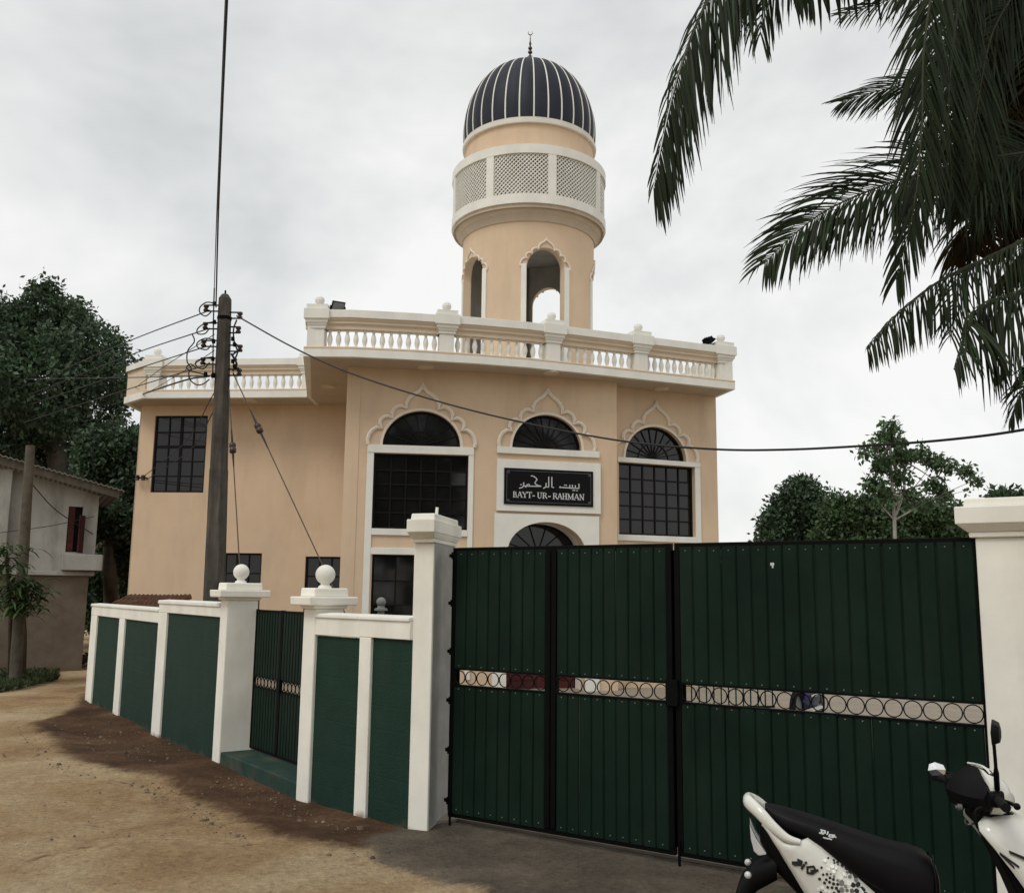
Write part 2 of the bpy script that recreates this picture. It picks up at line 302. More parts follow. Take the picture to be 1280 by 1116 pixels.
# ================================================================== GROUND
def ground_material():
    m = bpy.data.materials.new('dirt_road'); m.use_nodes = True; nt = m.node_tree; N = nt.nodes; L = nt.links
    b = N['Principled BSDF']; b.inputs['Roughness'].default_value = 0.95; b.inputs['Specular IOR Level'].default_value = 0.15
    g = N.new('ShaderNodeNewGeometry'); a = N.new('ShaderNodeAttribute'); a.attribute_name = 'damp'; a2 = N.new('ShaderNodeAttribute'); a2.attribute_name = 'concrete'
    def noise(sc, det=8, ro=0.6, dist=0.0):
        n = N.new('ShaderNodeTexNoise'); n.inputs['Scale'].default_value = sc; n.inputs['Detail'].default_value = det; n.inputs['Roughness'].default_value = ro; n.inputs['Distortion'].default_value = dist
        L.new(g.outputs['Position'], n.inputs['Vector']); return n.outputs['Fac']
    def ramp(f, cs):
        r = N.new('ShaderNodeValToRGB'); r.color_ramp.elements[0].position = cs[0][0]; r.color_ramp.elements[0].color = (*cs[0][1], 1)
        r.color_ramp.elements[1].position = cs[-1][0]; r.color_ramp.elements[1].color = (*cs[-1][1], 1)
        for p, c in cs[1:-1]: r.color_ramp.elements.new(p).color = (*c, 1)
        L.new(f, r.inputs[0]); return r.outputs[0]
    def mix(f, x, y, mode='MIX'):
        n = N.new('ShaderNodeMix'); n.data_type = 'RGBA'; n.blend_type = mode
        if isinstance(f, float): n.inputs[0].default_value = f
        else: L.new(f, n.inputs[0])
        L.new(x, n.inputs[6]); L.new(y, n.inputs[7]); return n.outputs[2]
    dry = ramp(noise(0.55, 8, 0.6, 0.4), [(0.32, (0.28, 0.178, 0.092)), (0.44, (0.42, 0.288, 0.158)), (0.52, (0.48, 0.350, 0.205)), (0.60, (0.54, 0.415, 0.26)), (0.72, (0.60, 0.48, 0.32))])
    wet = ramp(noise(1.1, 8, 0.65), [(0.30, (0.055, 0.034, 0.021)), (0.45, (0.098, 0.054, 0.030)), (0.56, (0.135, 0.076, 0.042)), (0.72, (0.20, 0.132, 0.082))])
    grain = ramp(noise(22, 10, 0.82), [(0.32, (0.42, 0.40, 0.38)), (0.46, (0.90, 0.89, 0.88)), (0.56, (1.04, 1.04, 1.03)), (0.70, (1.42, 1.40, 1.36))])
    ad = N.new('ShaderNodeMath'); ad.operation = 'MULTIPLY_ADD'; ad.inputs[1].default_value = 1.1; L.new(noise(3.2, 10, 0.78, 0.4), ad.inputs[0]); L.new(a.outputs['Fac'], ad.inputs[2])
    mr = N.new('ShaderNodeMapRange'); mr.interpolation_type = 'SMOOTHSTEP'; mr.inputs[1].default_value = 0.84; mr.inputs[2].default_value = 1.30; L.new(ad.outputs[0], mr.inputs[0])
    c = mix(mr.outputs[0], dry, wet)
    # dark scuffs and holes in the dry road
    sc = N.new('ShaderNodeMapRange'); sc.inputs[1].default_value = 0.655; sc.inputs[2].default_value = 0.70; sc.inputs[3].default_value = 0; sc.inputs[4].default_value = 0.75; L.new(noise(1.7, 9, 0.62, 0.8), sc.inputs[0])
    c = mix(sc.outputs[0], c, wet)
    c = mix(1.0, c, ramp(noise(5.5, 12, 0.82, 0.3), [(0.34, (0.66, 0.63, 0.60)), (0.47, (0.96, 0.95, 0.94)), (0.56, (1.03, 1.03, 1.03)), (0.68, (1.22, 1.21, 1.19))]), 'MULTIPLY')
    con = ramp(noise(1.3, 8, 0.65), [(0.3, (0.095, 0.080, 0.062)), (0.5, (0.145, 0.122, 0.095)), (0.7, (0.23, 0.19, 0.142))])
    ad2 = N.new('ShaderNodeMath'); ad2.operation = 'MULTIPLY_ADD'; ad2.inputs[1].default_value = 0.9; L.new(noise(2.6, 9, 0.72, 0.3), ad2.inputs[0]); L.new(a2.outputs['Fac'], ad2.inputs[2])
    mr2 = N.new('ShaderNodeMapRange'); mr2.interpolation_type = 'SMOOTHSTEP'; mr2.inputs[1].default_value = 0.82; mr2.inputs[2].default_value = 1.1; L.new(ad2.outputs[0], mr2.inputs[0])
    c = mix(mr2.outputs[0], c, con); c = mix(1.0, c, grain, 'MULTIPLY')
    L.new(c, b.inputs['Base Color'])
    h = N.new('ShaderNodeMath'); h.operation = 'ADD'; L.new(noise(7, 10, 0.78), h.inputs[0]); L.new(noise(45, 6, 0.7), h.inputs[1])
    bp = N.new('ShaderNodeBump'); bp.inputs['Strength'].default_value = 0.9; bp.inputs['Distance'].default_value = 0.05; L.new(h.outputs[0], bp.inputs['Height']); L.new(bp.outputs[0], b.inputs['Normal'])
    return m
def axis(lo, hi, step, far):
    a = list(np.arange(lo, hi + 1e-6, step)); d = step; x = hi; r = []
    while x < far: d *= 1.35; x += d; r.append(x)
    d = step; x = lo; l = []
    while x > -far: d *= 1.35; x -= d; l.append(x)
    return np.array(l[::-1] + a + r)
damp_px = [(38, 905), (61, 922), (83, 952), (144, 966), (197, 974), (245, 1000), (280, 1018), (350, 1053), (394, 1062), (460, 1066), (560, 1040), (508, 1030), (373, 985), (190, 905), (104, 868), (92, 884), (70, 897)]
DAMP = np.array([[*gz(u, v).xy] for u, v in damp_px])
def signed(px, py, poly):
    ins = np.zeros(px.shape, bool); dmin = np.full(px.shape, 1e9)
    for i in range(len(poly)):
        (x1, y1), (x2, y2) = poly[i], poly[(i + 1) % len(poly)]
        c = ((y1 > py) != (y2 > py)) & (px < (x2 - x1) * (py - y1) / (y2 - y1 + 1e-12) + x1); ins ^= c
        t = np.clip(((px - x1) * (x2 - x1) + (py - y1) * (y2 - y1)) / ((x2 - x1) ** 2 + (y2 - y1) ** 2 + 1e-12), 0, 1)
        dmin = np.minimum(dmin, np.hypot(px - x1 - t * (x2 - x1), py - y1 - t * (y2 - y1)))
    return np.where(ins, dmin, -dmin)
xs = axis(-13, 3, 0.085, 600); ys = axis(4.5, 24, 0.085, 600)
GX, GY = np.meshgrid(xs, ys); sd = signed(GX.ravel(), GY.ravel(), DAMP).reshape(GX.shape)
ph = RNG.uniform(0, 6.28, 24); kx = RNG.normal(0, 1.6, 24); ky = RNG.normal(0, 1.6, 24)
GZ = sum(np.sin(kx[i] * GX + ky[i] * GY + ph[i]) for i in range(24)) * 0.0035
berm = np.clip(1 - np.abs(sd - 0.15) / 0.35, 0, 1) * 0.035
flat = np.clip(signed(GX.ravel(), GY.ravel(), np.array([[*gz(u, v).xy] for u, v in [(575, 1000), (505, 1034), (470, 1060), (520, 1094), (640, 1140)]] + [[1.5, 4.0], [6.0, 4.2], [6.0, 6.4], [3.35, 7.6]])).reshape(GX.shape) / 0.3 + 0.5, 0, 1)
GZ = np.where((np.abs(GX) < 40) & (GY < 60), (GZ + berm) * (1 - flat) + 0.03 * flat, 0.0)
nx_, ny_ = len(xs), len(ys)
idx = np.arange(nx_ * ny_).reshape(ny_, nx_)
faces = np.stack([idx[:-1, :-1], idx[:-1, 1:], idx[1:, 1:], idx[1:, :-1]], -1).reshape(-1, 4)
me = bpy.data.meshes.new('dirt_road'); me.from_pydata(np.stack([GX, GY, GZ], -1).reshape(-1, 3).tolist(), [], faces.tolist())
ap_px = [(575, 1000), (520, 1030), (470, 1046), (452, 1056), (468, 1078), (520, 1094), (585, 1112), (640, 1140)]
APR = np.array([[*gz(u, v).xy] for u, v in ap_px] + [[1.5, 4.0], [6.0, 4.2], [6.0, 6.4], [3.35, 7.6]])
sda = signed(GX.ravel(), GY.ravel(), APR)
at2 = me.attributes.new('concrete', 'FLOAT', 'POINT'); at2.data.foreach_set('value', np.clip(0.5 + sda / 0.7, 0, 1).astype(np.float32))
at_ = me.attributes.new('damp', 'FLOAT', 'POINT'); at_.data.foreach_set('value', np.clip(0.5 + sd / 0.5, 0, 1).ravel().astype(np.float32))
me.polygons.foreach_set('use_smooth', [True] * len(me.polygons)); me.materials.append(ground_material())
ground = bpy.data.objects.new('dirt_road', me); COL.objects.link(ground); tag(ground, kind='structure', label='sandy dirt road with a darker damp strip along the wall')

M['yard'] = mat('yard_paving', (0.26, 0.225, 0.18), 0.9, 0.15, 3, 0.4, 30, 0.2)
def sheet(name, poly, z, th, m, kind='structure', label=None):
    mb = MB().prism([Vector((x, y, z - th)) for x, y in poly], (0, 0, th)); return tag(obj(name, mb, m), label, kind=kind)
# ================================================================== GATE LINE AND WALL
GA = gz(567, 1029, 0.045)
GT = Pl(GA.xy, -33.5)
gz_bot, gz_top = GT.z(600, 1027) , GT.z(640, 683)
gz_b0, gz_b1 = GT.z(600, 858), GT.z(600, 838)
gz_bot = max(gz_bot, 0.085)

def gate_leaf(label, u0, u1, panels, hinge_left):
    s0, s1 = GT.s(u0), GT.s(u1)
    root = thing('gate_leaf', GT.p((s0 + s1) / 2, 0.05), label, 'gate', 'leaves of the big green entrance gate')
    fr = MB(); fw = 0.045
    fr.pbox(GT, s0, s1, gz_bot, gz_bot + 0.05, -0.045, 0.0); fr.pbox(GT, s0, s1, gz_top - 0.05, gz_top, -0.045, 0.0)
    fr.pbox(GT, s0, s0 + fw, gz_bot + 0.05, gz_top - 0.05, -0.045, 0.006); fr.pbox(GT, s1 - (fw if hinge_left else 0.014), s1, gz_bot + 0.05, gz_top - 0.05, -0.045, 0.006)
    for (a, b, n) in panels[1:]:
        x = GT.s(a); fr.pbox(GT, x - 0.055, x - 0.004, gz_bot + 0.05, gz_top - 0.05, -0.045, 0.022); fr.pbox(GT, x + 0.004, x + 0.05, gz_bot + 0.05, gz_top - 0.05, -0.045, 0.018)
    obj('frame', fr, M['black_metal'], root, bevel=0.004)
    for x0, x1 in ((s0 + 0.01, s0 + 0.06), (s1 - (0.06 if hinge_left else .012), s1 + (0.04 if hinge_left else 0.012))): obj('back_plate', MB().pbox(GT, x0, x1, gz_bot + .05, gz_top - .05, -0.06, -0.046), M['black_metal'], root)
    rail = MB(); rail.pbox(GT, s0 + fw, s1 - 0.014, gz_b0 - 0.012, gz_b0 + 0.004, -0.03, 0.012); obj('band_rail', rail, M['black_metal'], root)
    rail = MB(); rail.pbox(GT, s0 + fw, s1 - 0.014, gz_b1 - 0.004, gz_b1 + 0.012, -0.03, 0.012); obj('band_rail', rail, M['black_metal'], root)
    riv = MB(); ringsrc = None; hh = gz_b1 - gz_b0 - 0.008
    for k, (a, b, n) in enumerate(panels):
        x0, x1 = GT.s(a) + (0.046 if k else 0.040), GT.s(b) - (0.050 if k < len(panels) - 1 else 0.012 if not hinge_left else 0.040); w = (x1 - x0) / n
        for (za, zb) in ((gz_b1 + 0.008, gz_top - 0.03), (gz_bot + 0.035, gz_b0 - 0.008)):
            prof = [(-0.004, -0.004), (0.004, -0.004), (0.010, 0.007), (0.016, 0.009), (w - 0.016, 0.009), (w - 0.010, 0.007), (w - 0.002, -0.001)]
            prof = [(x, d) for x, d in prof] + [(w - 0.002, -0.003), (-0.004, -0.006)]
            src = None
            for i in range(n):
                o_ = GT.p(x0 + i * w, za, 0.0)
                if src is None:
                    mb = MB().prism([o_ + GT.t * x + GT.n * d for x, d in prof], (0, 0, zb - za)); src = obj('slat', mb, M['gate_green'], root, origin=o_)
                else:
                    inst(src, root, o_ + GT.n * random.uniform(-0.0015, 0.0015), rot=(random.uniform(-.004, .004), 0, random.uniform(-0.02, 0.02)))
        for i in range(n):
            for zz in (gz_top - 0.062, gz_b1 + 0.03, gz_b0 - 0.03, gz_bot + 0.07):
                c = GT.p(x0 + (i + 0.5) * w, zz + random.uniform(-.004, .004), 0.009); riv.lathe(c, [(0.006, 0), (0.005, 0.003), (0.001, 0.005)], 6, GT.n)
        m = max(1, round((x1 - x0 + 0.04) / hh)); dw = (x1 - x0) / m
        for i in range(m):
            c = GT.p(x0 + (i + 0.5) * dw, (gz_b0 + gz_b1) / 2, -0.006)
            if ringsrc is None: ringsrc = obj('ring', MB().torus(c, GT.n, min(hh, dw) / 2 - 0.004, 0.0052, 24, 4), M['black_metal'], root, origin=c)
            else: inst(ringsrc, root, c)
    tag(obj('rivet', riv, M['rivet'], root), kind='stuff')
    bs = s0 + 0.02 if hinge_left else s0 - 0.0
    bolt = MB().tube([GT.p(bs + 0.015, gz_bot + 0.12, 0.012), GT.p(bs + 0.015, 0.02, 0.012)], 0.011, 8); obj('drop_bolt', bolt, M['black_metal'], root)
    return root, s0, s1
g1, gs0, gs1 = gate_leaf('left leaf of the big green metal gate, in two panels beside the white pillar', 566, 839, [(566, 690, 8), (690, 839, 9)], True)
g2, hs0, hs1 = gate_leaf('right leaf of the big green metal gate, one wide panel behind the scooter', 842.5, 1220.5, [(842.5, 1220.5, 18)], False)
lb = MB().pbox(GT, hs0 - 0.07, hs0 + 0.03, gz_b0 - 0.03, gz_b1 + 0.03, 0.012, 0.04); obj('lock_box', lb, M['black_metal'], g2, bevel=0.004)
hsrc = None
for k in range(6):
    zz = gz_bot + 0.1 + k * (gz_top - gz_bot - 0.2) / 5; c = GT.p(gs0 - 0.008, zz, 0.0)
    if hsrc is None: hsrc = obj('hinge', MB().lathe(c, [(0.008, 0), (0.008, 0.06)], 8).pbox(GT, gs0 - 0.05, gs0 - 0.012, zz + 0.015, zz + 0.045, -0.02, -0.012), M['black_metal'], g1, origin=c)
    else: inst(hsrc, g1, c)
s_, z_ = GT.sz(966, 706); obj('latch_plate', MB().pbox(GT, s_ - 0.014, s_ + 0.014, z_ - 0.004, z_ + 0.016, 0.009, 0.014).pbox(GT, s_ - 0.004, s_ + 0.008, z_ - 0.022, z_ - 0.004, 0.009, 0.012), M['clear'], g2)

def capped(mb_list, poly, z, tiers):       # stacked square tiers following a pillar outline: (overhang0, overhang1, height)
    c = sum((Vector(p) for p in poly), Vector((0, 0))) / len(poly)
    def off(o): return [Vector(p) + (Vector(p) - c).normalized() * o * 1.414 for p in poly]
    for a, b, h in tiers:
        mb_list.loft([[Vector((*q, z)) for q in off(a)], [Vector((*q, z + h)) for q in off(b)]]); z += h
    return z

# -- tall pillar left of the gate
def tall_pillar(name, label, poly, ztop, pin):
    c = sum((Vector(p) for p in poly), Vector((0, 0))) / 4
    root = thing(name, (c.x, c.y, 0), label, 'gate pillar', 'tall white pillars of the big gate')
    obj('shaft', MB().prism([Vector((*p, -0.1)) for p in poly], (0, 0, ztop + 0.1)), M['white_wall'], root, bevel=0.012)
    cm = MB(); z = capped(cm, poly, ztop, [(0.03, 0.03, 0.035), (0.035, 0.09, 0.05), (0.095, 0.095, 0.115), (0.05, 0.04, 0.055)])
    obj('pillar_cap', cm, M['white_wall'], root, bevel=0.008)
    if pin: obj('rebar_stub', MB().tube([(c.x + pin, c.y, z - 0.02), (c.x + pin + 0.006, c.y, z + 0.09)], 0.014, 8), M['white'], root)
    return root
a0 = gz(508, 1040).xy; a1 = gz(534, 1043).xy; a2 = gz(561, 1019).xy; a3 = a0 + (a2 - a1)
TPz = Pl(a1, -60).z(534, 679)
tall_pillar('gate_pillar', 'tall white square pillar between the low wall and the left end of the green gate', [a0, a1, a2, a3], TPz, 0.005)
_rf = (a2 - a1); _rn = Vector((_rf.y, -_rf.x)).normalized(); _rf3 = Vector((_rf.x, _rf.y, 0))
obj('rough_grey_face', MB().obox(Vector((a1.x, a1.y, 0.0)) + _rf3 * 0.02, _rf3 * 0.96, Vector((_rn.x, _rn.y, 0)) * 0.006, (0, 0, TPz - 0.002)), M['rough_grey'], bpy.data.objects['gate_pillar'])  # rough grey panel laid over the right face of the white shaft
rp0 = GT.p(hs1 + 0.004, 0, 0.03).xy; rp1 = GT.p(hs1 + 0.56, 0, 0.03).xy; rp2 = GT.p(hs1 + 0.56, 0, -0.42).xy; rp3 = GT.p(hs1 + 0.004, 0, -0.42).xy
tall_pillar('gate_pillar', 'tall white pillar at the right edge behind the scooter handlebars', [rp0, rp1, rp2, rp3], GT.z(1225, 672, 0.02), None)

# -- low boundary wall, left stretch (three green panels) and pedestrian gate
w1, w4 = gz(108, 876), gz(269, 955)
WLf = Pl(w1.xy, math.degrees(math.atan2(w4.y - w1.y, w4.x - w1.x)))
pz_floor = -0.08
def panel_wall(P, root, bays, s_end, top, beam, cap, fr_d=0.03):
    # bays: list of (s_pil0, s_pil1, s_panel_end)
    for (sa, sb, sc) in bays:
        obj('pilaster', MB().pbox(P, sa, sb, pz_floor, top - beam, -0.10, fr_d), M['white_wall'], root, bevel=0.008)
        obj('green_panel', MB().pbox(P, sb, sc, pz_floor, top - beam, -0.10, 0.0), M['green_wall'], root)
    s0 = bays[0][0]
    obj('beam', MB().pbox(P, s0, s_end, top - beam, top - cap, -0.10, fr_d + 0.002), M['white_wall'], root, bevel=0.006)
    mb = MB(); mb.loft([[P.p(s0 - 0.02, top - cap, 0.05), P.p(s_end, top - cap, 0.05), P.p(s_end, top - cap, -0.14), P.p(s0 - 0.02, top - cap, -0.14)],
                        [P.p(s0 - 0.02, top - 0.012, 0.045), P.p(s_end, top - 0.012, 0.045), P.p(s_end, top, -0.12), P.p(s0 - 0.02, top, -0.12)]])
    obj('coping', mb, M['white'], root, bevel=0.01)
sP = [WLf.s(u, v) for u, v in ((108, 876), (115, 880), (142.5, 897), (149, 901), (191, 917), (201, 923), (268, 955))]
top1 = WLf.z(160, 756.5); top2 = WLf.z(240, 750.5)
wallL = thing('boundary_wall', WLf.p((sP[0] + sP[-1]) / 2, 0), 'low white and green boundary wall left of the small gate, running away down the road', 'wall', 'stretches of low white and green boundary wall')
panel_wall(WLf, wallL, [(sP[0], sP[1], sP[2]), (sP[2], sP[3], sP[4])], sP[4], top1, WLf.z(160, 754) - WLf.z(160, 771), 0.055)
panel_wall(WLf, wallL, [(sP[4], sP[5], sP[6])], sP[6], top2, WLf.z(240, 750.5) - WLf.z(240, 768), 0.06)
obj('end_face', MB().pbox(WLf, sP[0] - 0.0, sP[0] + 0.1, pz_floor, top1 - 0.06, -0.115, -0.101), M['white_wall'], wallL)

def pier(root, P, s0, s1, d0, d1, top, ballr):
    poly = [P.p(s0, 0, d0).xy, P.p(s1, 0, d0).xy, P.p(s1, 0, d1).xy, P.p(s0, 0, d1).xy]
    c = sum((p for p in poly), Vector((0, 0))) / 4
    pr = obj('pier', MB().prism([Vector((*p, pz_floor)) for p in poly], (0, 0, top - pz_floor)), M['white_wall'], root, origin=(c.x, c.y, 0), bevel=0.012)
    cm = MB(); z = capped(cm, poly, top, [(0.02, 0.03, 0.035), (0.095, 0.10, 0.085), (0.03, 0.025, 0.085)])
    obj('pier_cap', cm, M['white_wall'], pr, bevel=0.012)
    fb = MB(); fb.lathe((c.x, c.y, z), [(0.07, 0), (0.062, 0.02), (0.045, 0.03), (0.043, 0.05)], 20); fb.ball((c.x, c.y, z + 0.04 + ballr * 0.95), ballr, 24, 16)
    obj('ball_finial', fb, M['white'], pr, smooth=50)
    return pr
REC = 0.33                                                    # how far the small gate stands back
s_p1a, s_p1b = sP[6] - 0.0, WLf.s(276.5, 957)
topP1 = WLf.z(285, 750)
pier(wallL, WLf, s_p1a, s_p1b, 0.035, -0.34, topP1, WLf.z(291, 709) / 1 - WLf.z(291, 719))
# right stretch
w6, w8 = gz(373, 1001), gz(508, 1040)
WR = Pl(w6.xy, math.degrees(math.atan2(w8.y - w6.y, w8.x - w6.x)))
sR = [WR.s(u, v) for u, v in ((373, 1001), (388, 1006), (444.5, 1028), (459, 1033), (509, 1040))]
topR = WR.z(460, 767.5)
wallR = thing('boundary_wall', WR.p((sR[0] + sR[-1]) / 2, 0), 'short white and green boundary wall stretch between the small gate and the tall pillar', 'wall', 'stretches of low white and green boundary wall')
obj('green_panel', MB().pbox(WR, sR[1], sR[2], pz_floor, topR - 0.23, -0.10, 0.0), M['green_wall'], wallR)
panel_wall(WR, wallR, [(sR[2], sR[3], sR[4])], sR[4], topR, WR.z(460, 767.5) - WR.z(460, 796), 0.05)
obj('beam', MB().pbox(WR, sR[1], sR[2], topR - 0.215, topR - 0.05, -0.10, 0.031), M['white_wall'], wallR, bevel=0.006)
mb = MB().loft([[WR.p(sR[1], topR - 0.05, 0.05), WR.p(sR[2] - 0.021, topR - 0.05, 0.05), WR.p(sR[2] - 0.021, topR - 0.05, -0.14), WR.p(sR[1], topR - 0.05, -0.14)],
                [WR.p(sR[1], topR - 0.012, 0.045), WR.p(sR[2] - 0.021, topR - 0.012, 0.045), WR.p(sR[2] - 0.021, topR, -0.12), WR.p(sR[1], topR, -0.12)]])
obj('coping', mb, M['white'], wallR, bevel=0.01)
topP2 = WR.z(395, 761)
pier(wallR, WR, sR[0], sR[1], 0.035, -0.30, topP2, WR.z(397, 707) - WR.z(397, 719.5))
# step and pedestrian gate: from the back of pier 1 to the back of pier 2
q0 = WLf.p(s_p1b, 0, 0.02); q1 = WR.p(sR[0], 0, 0.02)
PG0 = Pl(q0.xy, math.degrees(math.atan2(q1.y - q0.y, q1.x - q0.x))); lenG = (q1 - q0).length
ST = 0.17
obj_step = MB().pbox(PG0, 0.0, lenG - 0.005, -0.1, ST, -REC - 0.35, 0.0)
tag(obj('doorstep', obj_step, M['step_green'], bevel=0.012), 'green painted concrete step under the small pedestrian gate', 'step')
def ped_leaf(label, sa, sb):
    root = thing('pedestrian_gate_leaf', PG0.p((sa + sb) / 2, ST, -REC), label, 'gate', 'leaves of the small pedestrian gate')
    zt, z0 = PGTOP, ST + 0.025; zb0, zb1 = PGB0, PGB1
    fr = MB()
    for x in (sa, sb - 0.03): fr.pbox(PG0, x, x + 0.03, z0, zt, -REC - 0.03, -REC)
    for z in (z0, zt - 0.035): fr.pbox(PG0, sa + 0.03, sb - 0.03, z, z + 0.03, -REC - 0.03, -REC)
    for z in (zb0 - 0.012, zb1): fr.pbox(PG0, sa + 0.03, sb - 0.03, z, z + 0.012, -REC - 0.03, -REC + 0.006)
    obj('frame', fr, M['black_metal'], root)
    n = max(3, round((sb - sa - 0.06) / 0.075)); w = (sb - sa - 0.06) / n
    for (za, zb) in ((z0 + 0.03, zb0 - 0.012), (zb1 + 0.012, zt - 0.035)):
        src = None
        for i in range(n):
            o_ = PG0.p(sa + 0.03 + i * w, za, -REC - 0.02); prof = [(0.0, -0.003), (0.006, 0.0), (0.012, 0.016), (w - 0.012, 0.016), (w - 0.006, 0.0), (w - 0.001, -0.003)]
            if src is None: src = obj('slat', MB().prism([o_ + PG0.t * x + PG0.n * d for x, d in prof] + [o_ + PG0.t * (w - .001) - PG0.n * .006, o_ - PG0.n * .006], (0, 0, zb - za)), M['gate_green'], root, origin=o_)
            else: inst(src, root, o_)
    hh = zb1 - zb0; m = max(2, round((sb - sa - 0.06) / (hh * 0.95))); dw = (sb - sa - 0.06) / m; src = None
    for i in range(m):
        c = PG0.p(sa + 0.03 + (i + .5) * dw, (zb0 + zb1) / 2, -REC - 0.008)
        if src is None: src = obj('ring', MB().torus(c, PG0.n, hh / 2 - .004, 0.006, 20, 4), M['black_metal'], root, origin=c)
        else: inst(src, root, c)
    return root
PGTOP = PG0.z(340, 762, -REC); PGB0 = PG0.z(320, 857, -REC); PGB1 = PG0.z(320, 845, -REC)
split = PG0.s(351, 800, -REC)
ped_leaf('left leaf of the small dark green pedestrian gate between two ball topped piers', 0.03, split - 0.003)
pr_ = ped_leaf('right leaf of the small dark green pedestrian gate, narrower, with the lock', split + 0.003, lenG + 0.02)
obj('lock_box', MB().pbox(PG0, split + 0.0, split + 0.09, PGB0 - 0.02, PGB1 + 0.02, -REC + 0.007, -REC + 0.03), M['black_metal'], pr_)

# yard paving behind the wall and gate
yard = [WLf.p(sP[0], 0, -0.2).xy, WLf.p(s_p1a, 0, -0.2).xy, PG0.p(lenG, 0, -0.75).xy, WR.p(sR[4], 0, -0.2).xy, GT.p(gs0, 0, -0.15).xy, GT.p(hs1 + 1.5, 0, -0.15).xy, Vector((14, 4)), Vector((26, 40)), Vector((-10, 40))]
sheet('yard_paving', [(p.x, p.y) for p in yard], 0.05, 0.05, M['yard'], label='grey tan yard seen through the ring band of the gate')

# ================================================================== MOSQUE
K = 8 / 7
def V2(x, y): return Vector((x * K, y * K))
ZS = 5.75 * K                                   # underside of the roof slab
K1, K2, K3, K3b, K4 = V2(-2.97, 16.72), V2(-0.66, 17.01), V2(1.97, 17.70), V2(2.03, 18.10), V2(4.13, 18.97)
Wl0, Wl1 = V2(-8.16, 20.61), V2(-3.25, 20.22)
def plane(a, b): return Pl(a, math.degrees(math.atan2(b.y - a.y, b.x - a.x)))
FLp, FCp, FRp, FWp = plane(K1, K2), plane(K2, K3), plane(K3b, K4), plane(Wl0, Wl1)
mosque = thing('mosque', (0.6, 22.0, 0), 'peach two storey mosque with balustraded roof and navy striped dome on a round tower', 'mosque')

def wall_holes(mb, P, s0, s1, z0, z1, holes, th, extra=()):
    br = {round(s0, 5), round(s1, 5)} | {round(x, 5) for x in extra if s0 < x < s1}
    for h in holes:
        n = 20 if h.get('rise') else 1
        for k in range(n + 1):
            a = math.pi * k / n if n > 1 else 0
            x = (h['s0'] + h['s1']) / 2 - math.cos(a) * (h['s1'] - h['s0']) / 2 if n > 1 else (h['s0'], h['s1'])[k]
            br.add(round(x, 5))
    br = sorted(br)
    def top(h, s):
        if not h.get('rise'): return h['z1']
        c = (h['s0'] + h['s1']) / 2; w = (h['s1'] - h['s0']) / 2; return h['z1'] + h['rise'] * math.sqrt(max(0, 1 - ((s - c) / w) ** 2))
    q = lambda a, b, c, d: mb.add([a, b, c, d], [(0, 1, 2, 3)])
    for a, b in zip(br[:-1], br[1:]):
        if b - a < 2e-5: continue
        m = (a + b) / 2; hs = sorted([h for h in holes if h['s0'] < m < h['s1']], key=lambda h: h['z0']); cur = (z0, z0)
        for h in hs + [None]:
            hi = (h['z0'], h['z0']) if h else (z1, z1)
            if hi[0] > cur[0] + 1e-4 or hi[1] > cur[1] + 1e-4:
                q(P(a, cur[0], 0), P(b, cur[1], 0), P(b, hi[1], 0), P(a, hi[0], 0))
                q(P(a, cur[0], -th), P(a, hi[0], -th), P(b, hi[1], -th), P(b, cur[1], -th))
                q(P(a, hi[0], 0), P(b, hi[1], 0), P(b, hi[1], -th), P(a, hi[0], -th))
                q(P(a, cur[0], 0), P(a, cur[0], -th), P(b, cur[1], -th), P(b, cur[1], 0))
            if h: cur = (top(h, a), top(h, b))
    for h in holes:
        for x in (h['s0'], h['s1']): q(P(x, h['z0'], 0), P(x, h['z1'], 0), P(x, h['z1'], -th), P(x, h['z0'], -th))
    for x in (s0, s1): q(P(x, z0, 0), P(x, z0, -th), P(x, z1, -th), P(x, z1, 0))
def hole_px(P, u0, v0, u1, v1):
    vm = (v0 + v1) / 2
    return dict(s0=P.s(u0, vm), s1=P.s(u1, vm), z0=P.z((u0 + u1) / 2, v1), z1=P.z((u0 + u1) / 2, v0))
def fan_px(P, u0, u1, vb, vt):
    um = (u0 + u1) / 2; zb = P.z(um, vb); return dict(s0=P.s(u0, vb), s1=P.s(u1, vb), z0=zb, z1=zb, rise=P.z(um, vt) - zb)

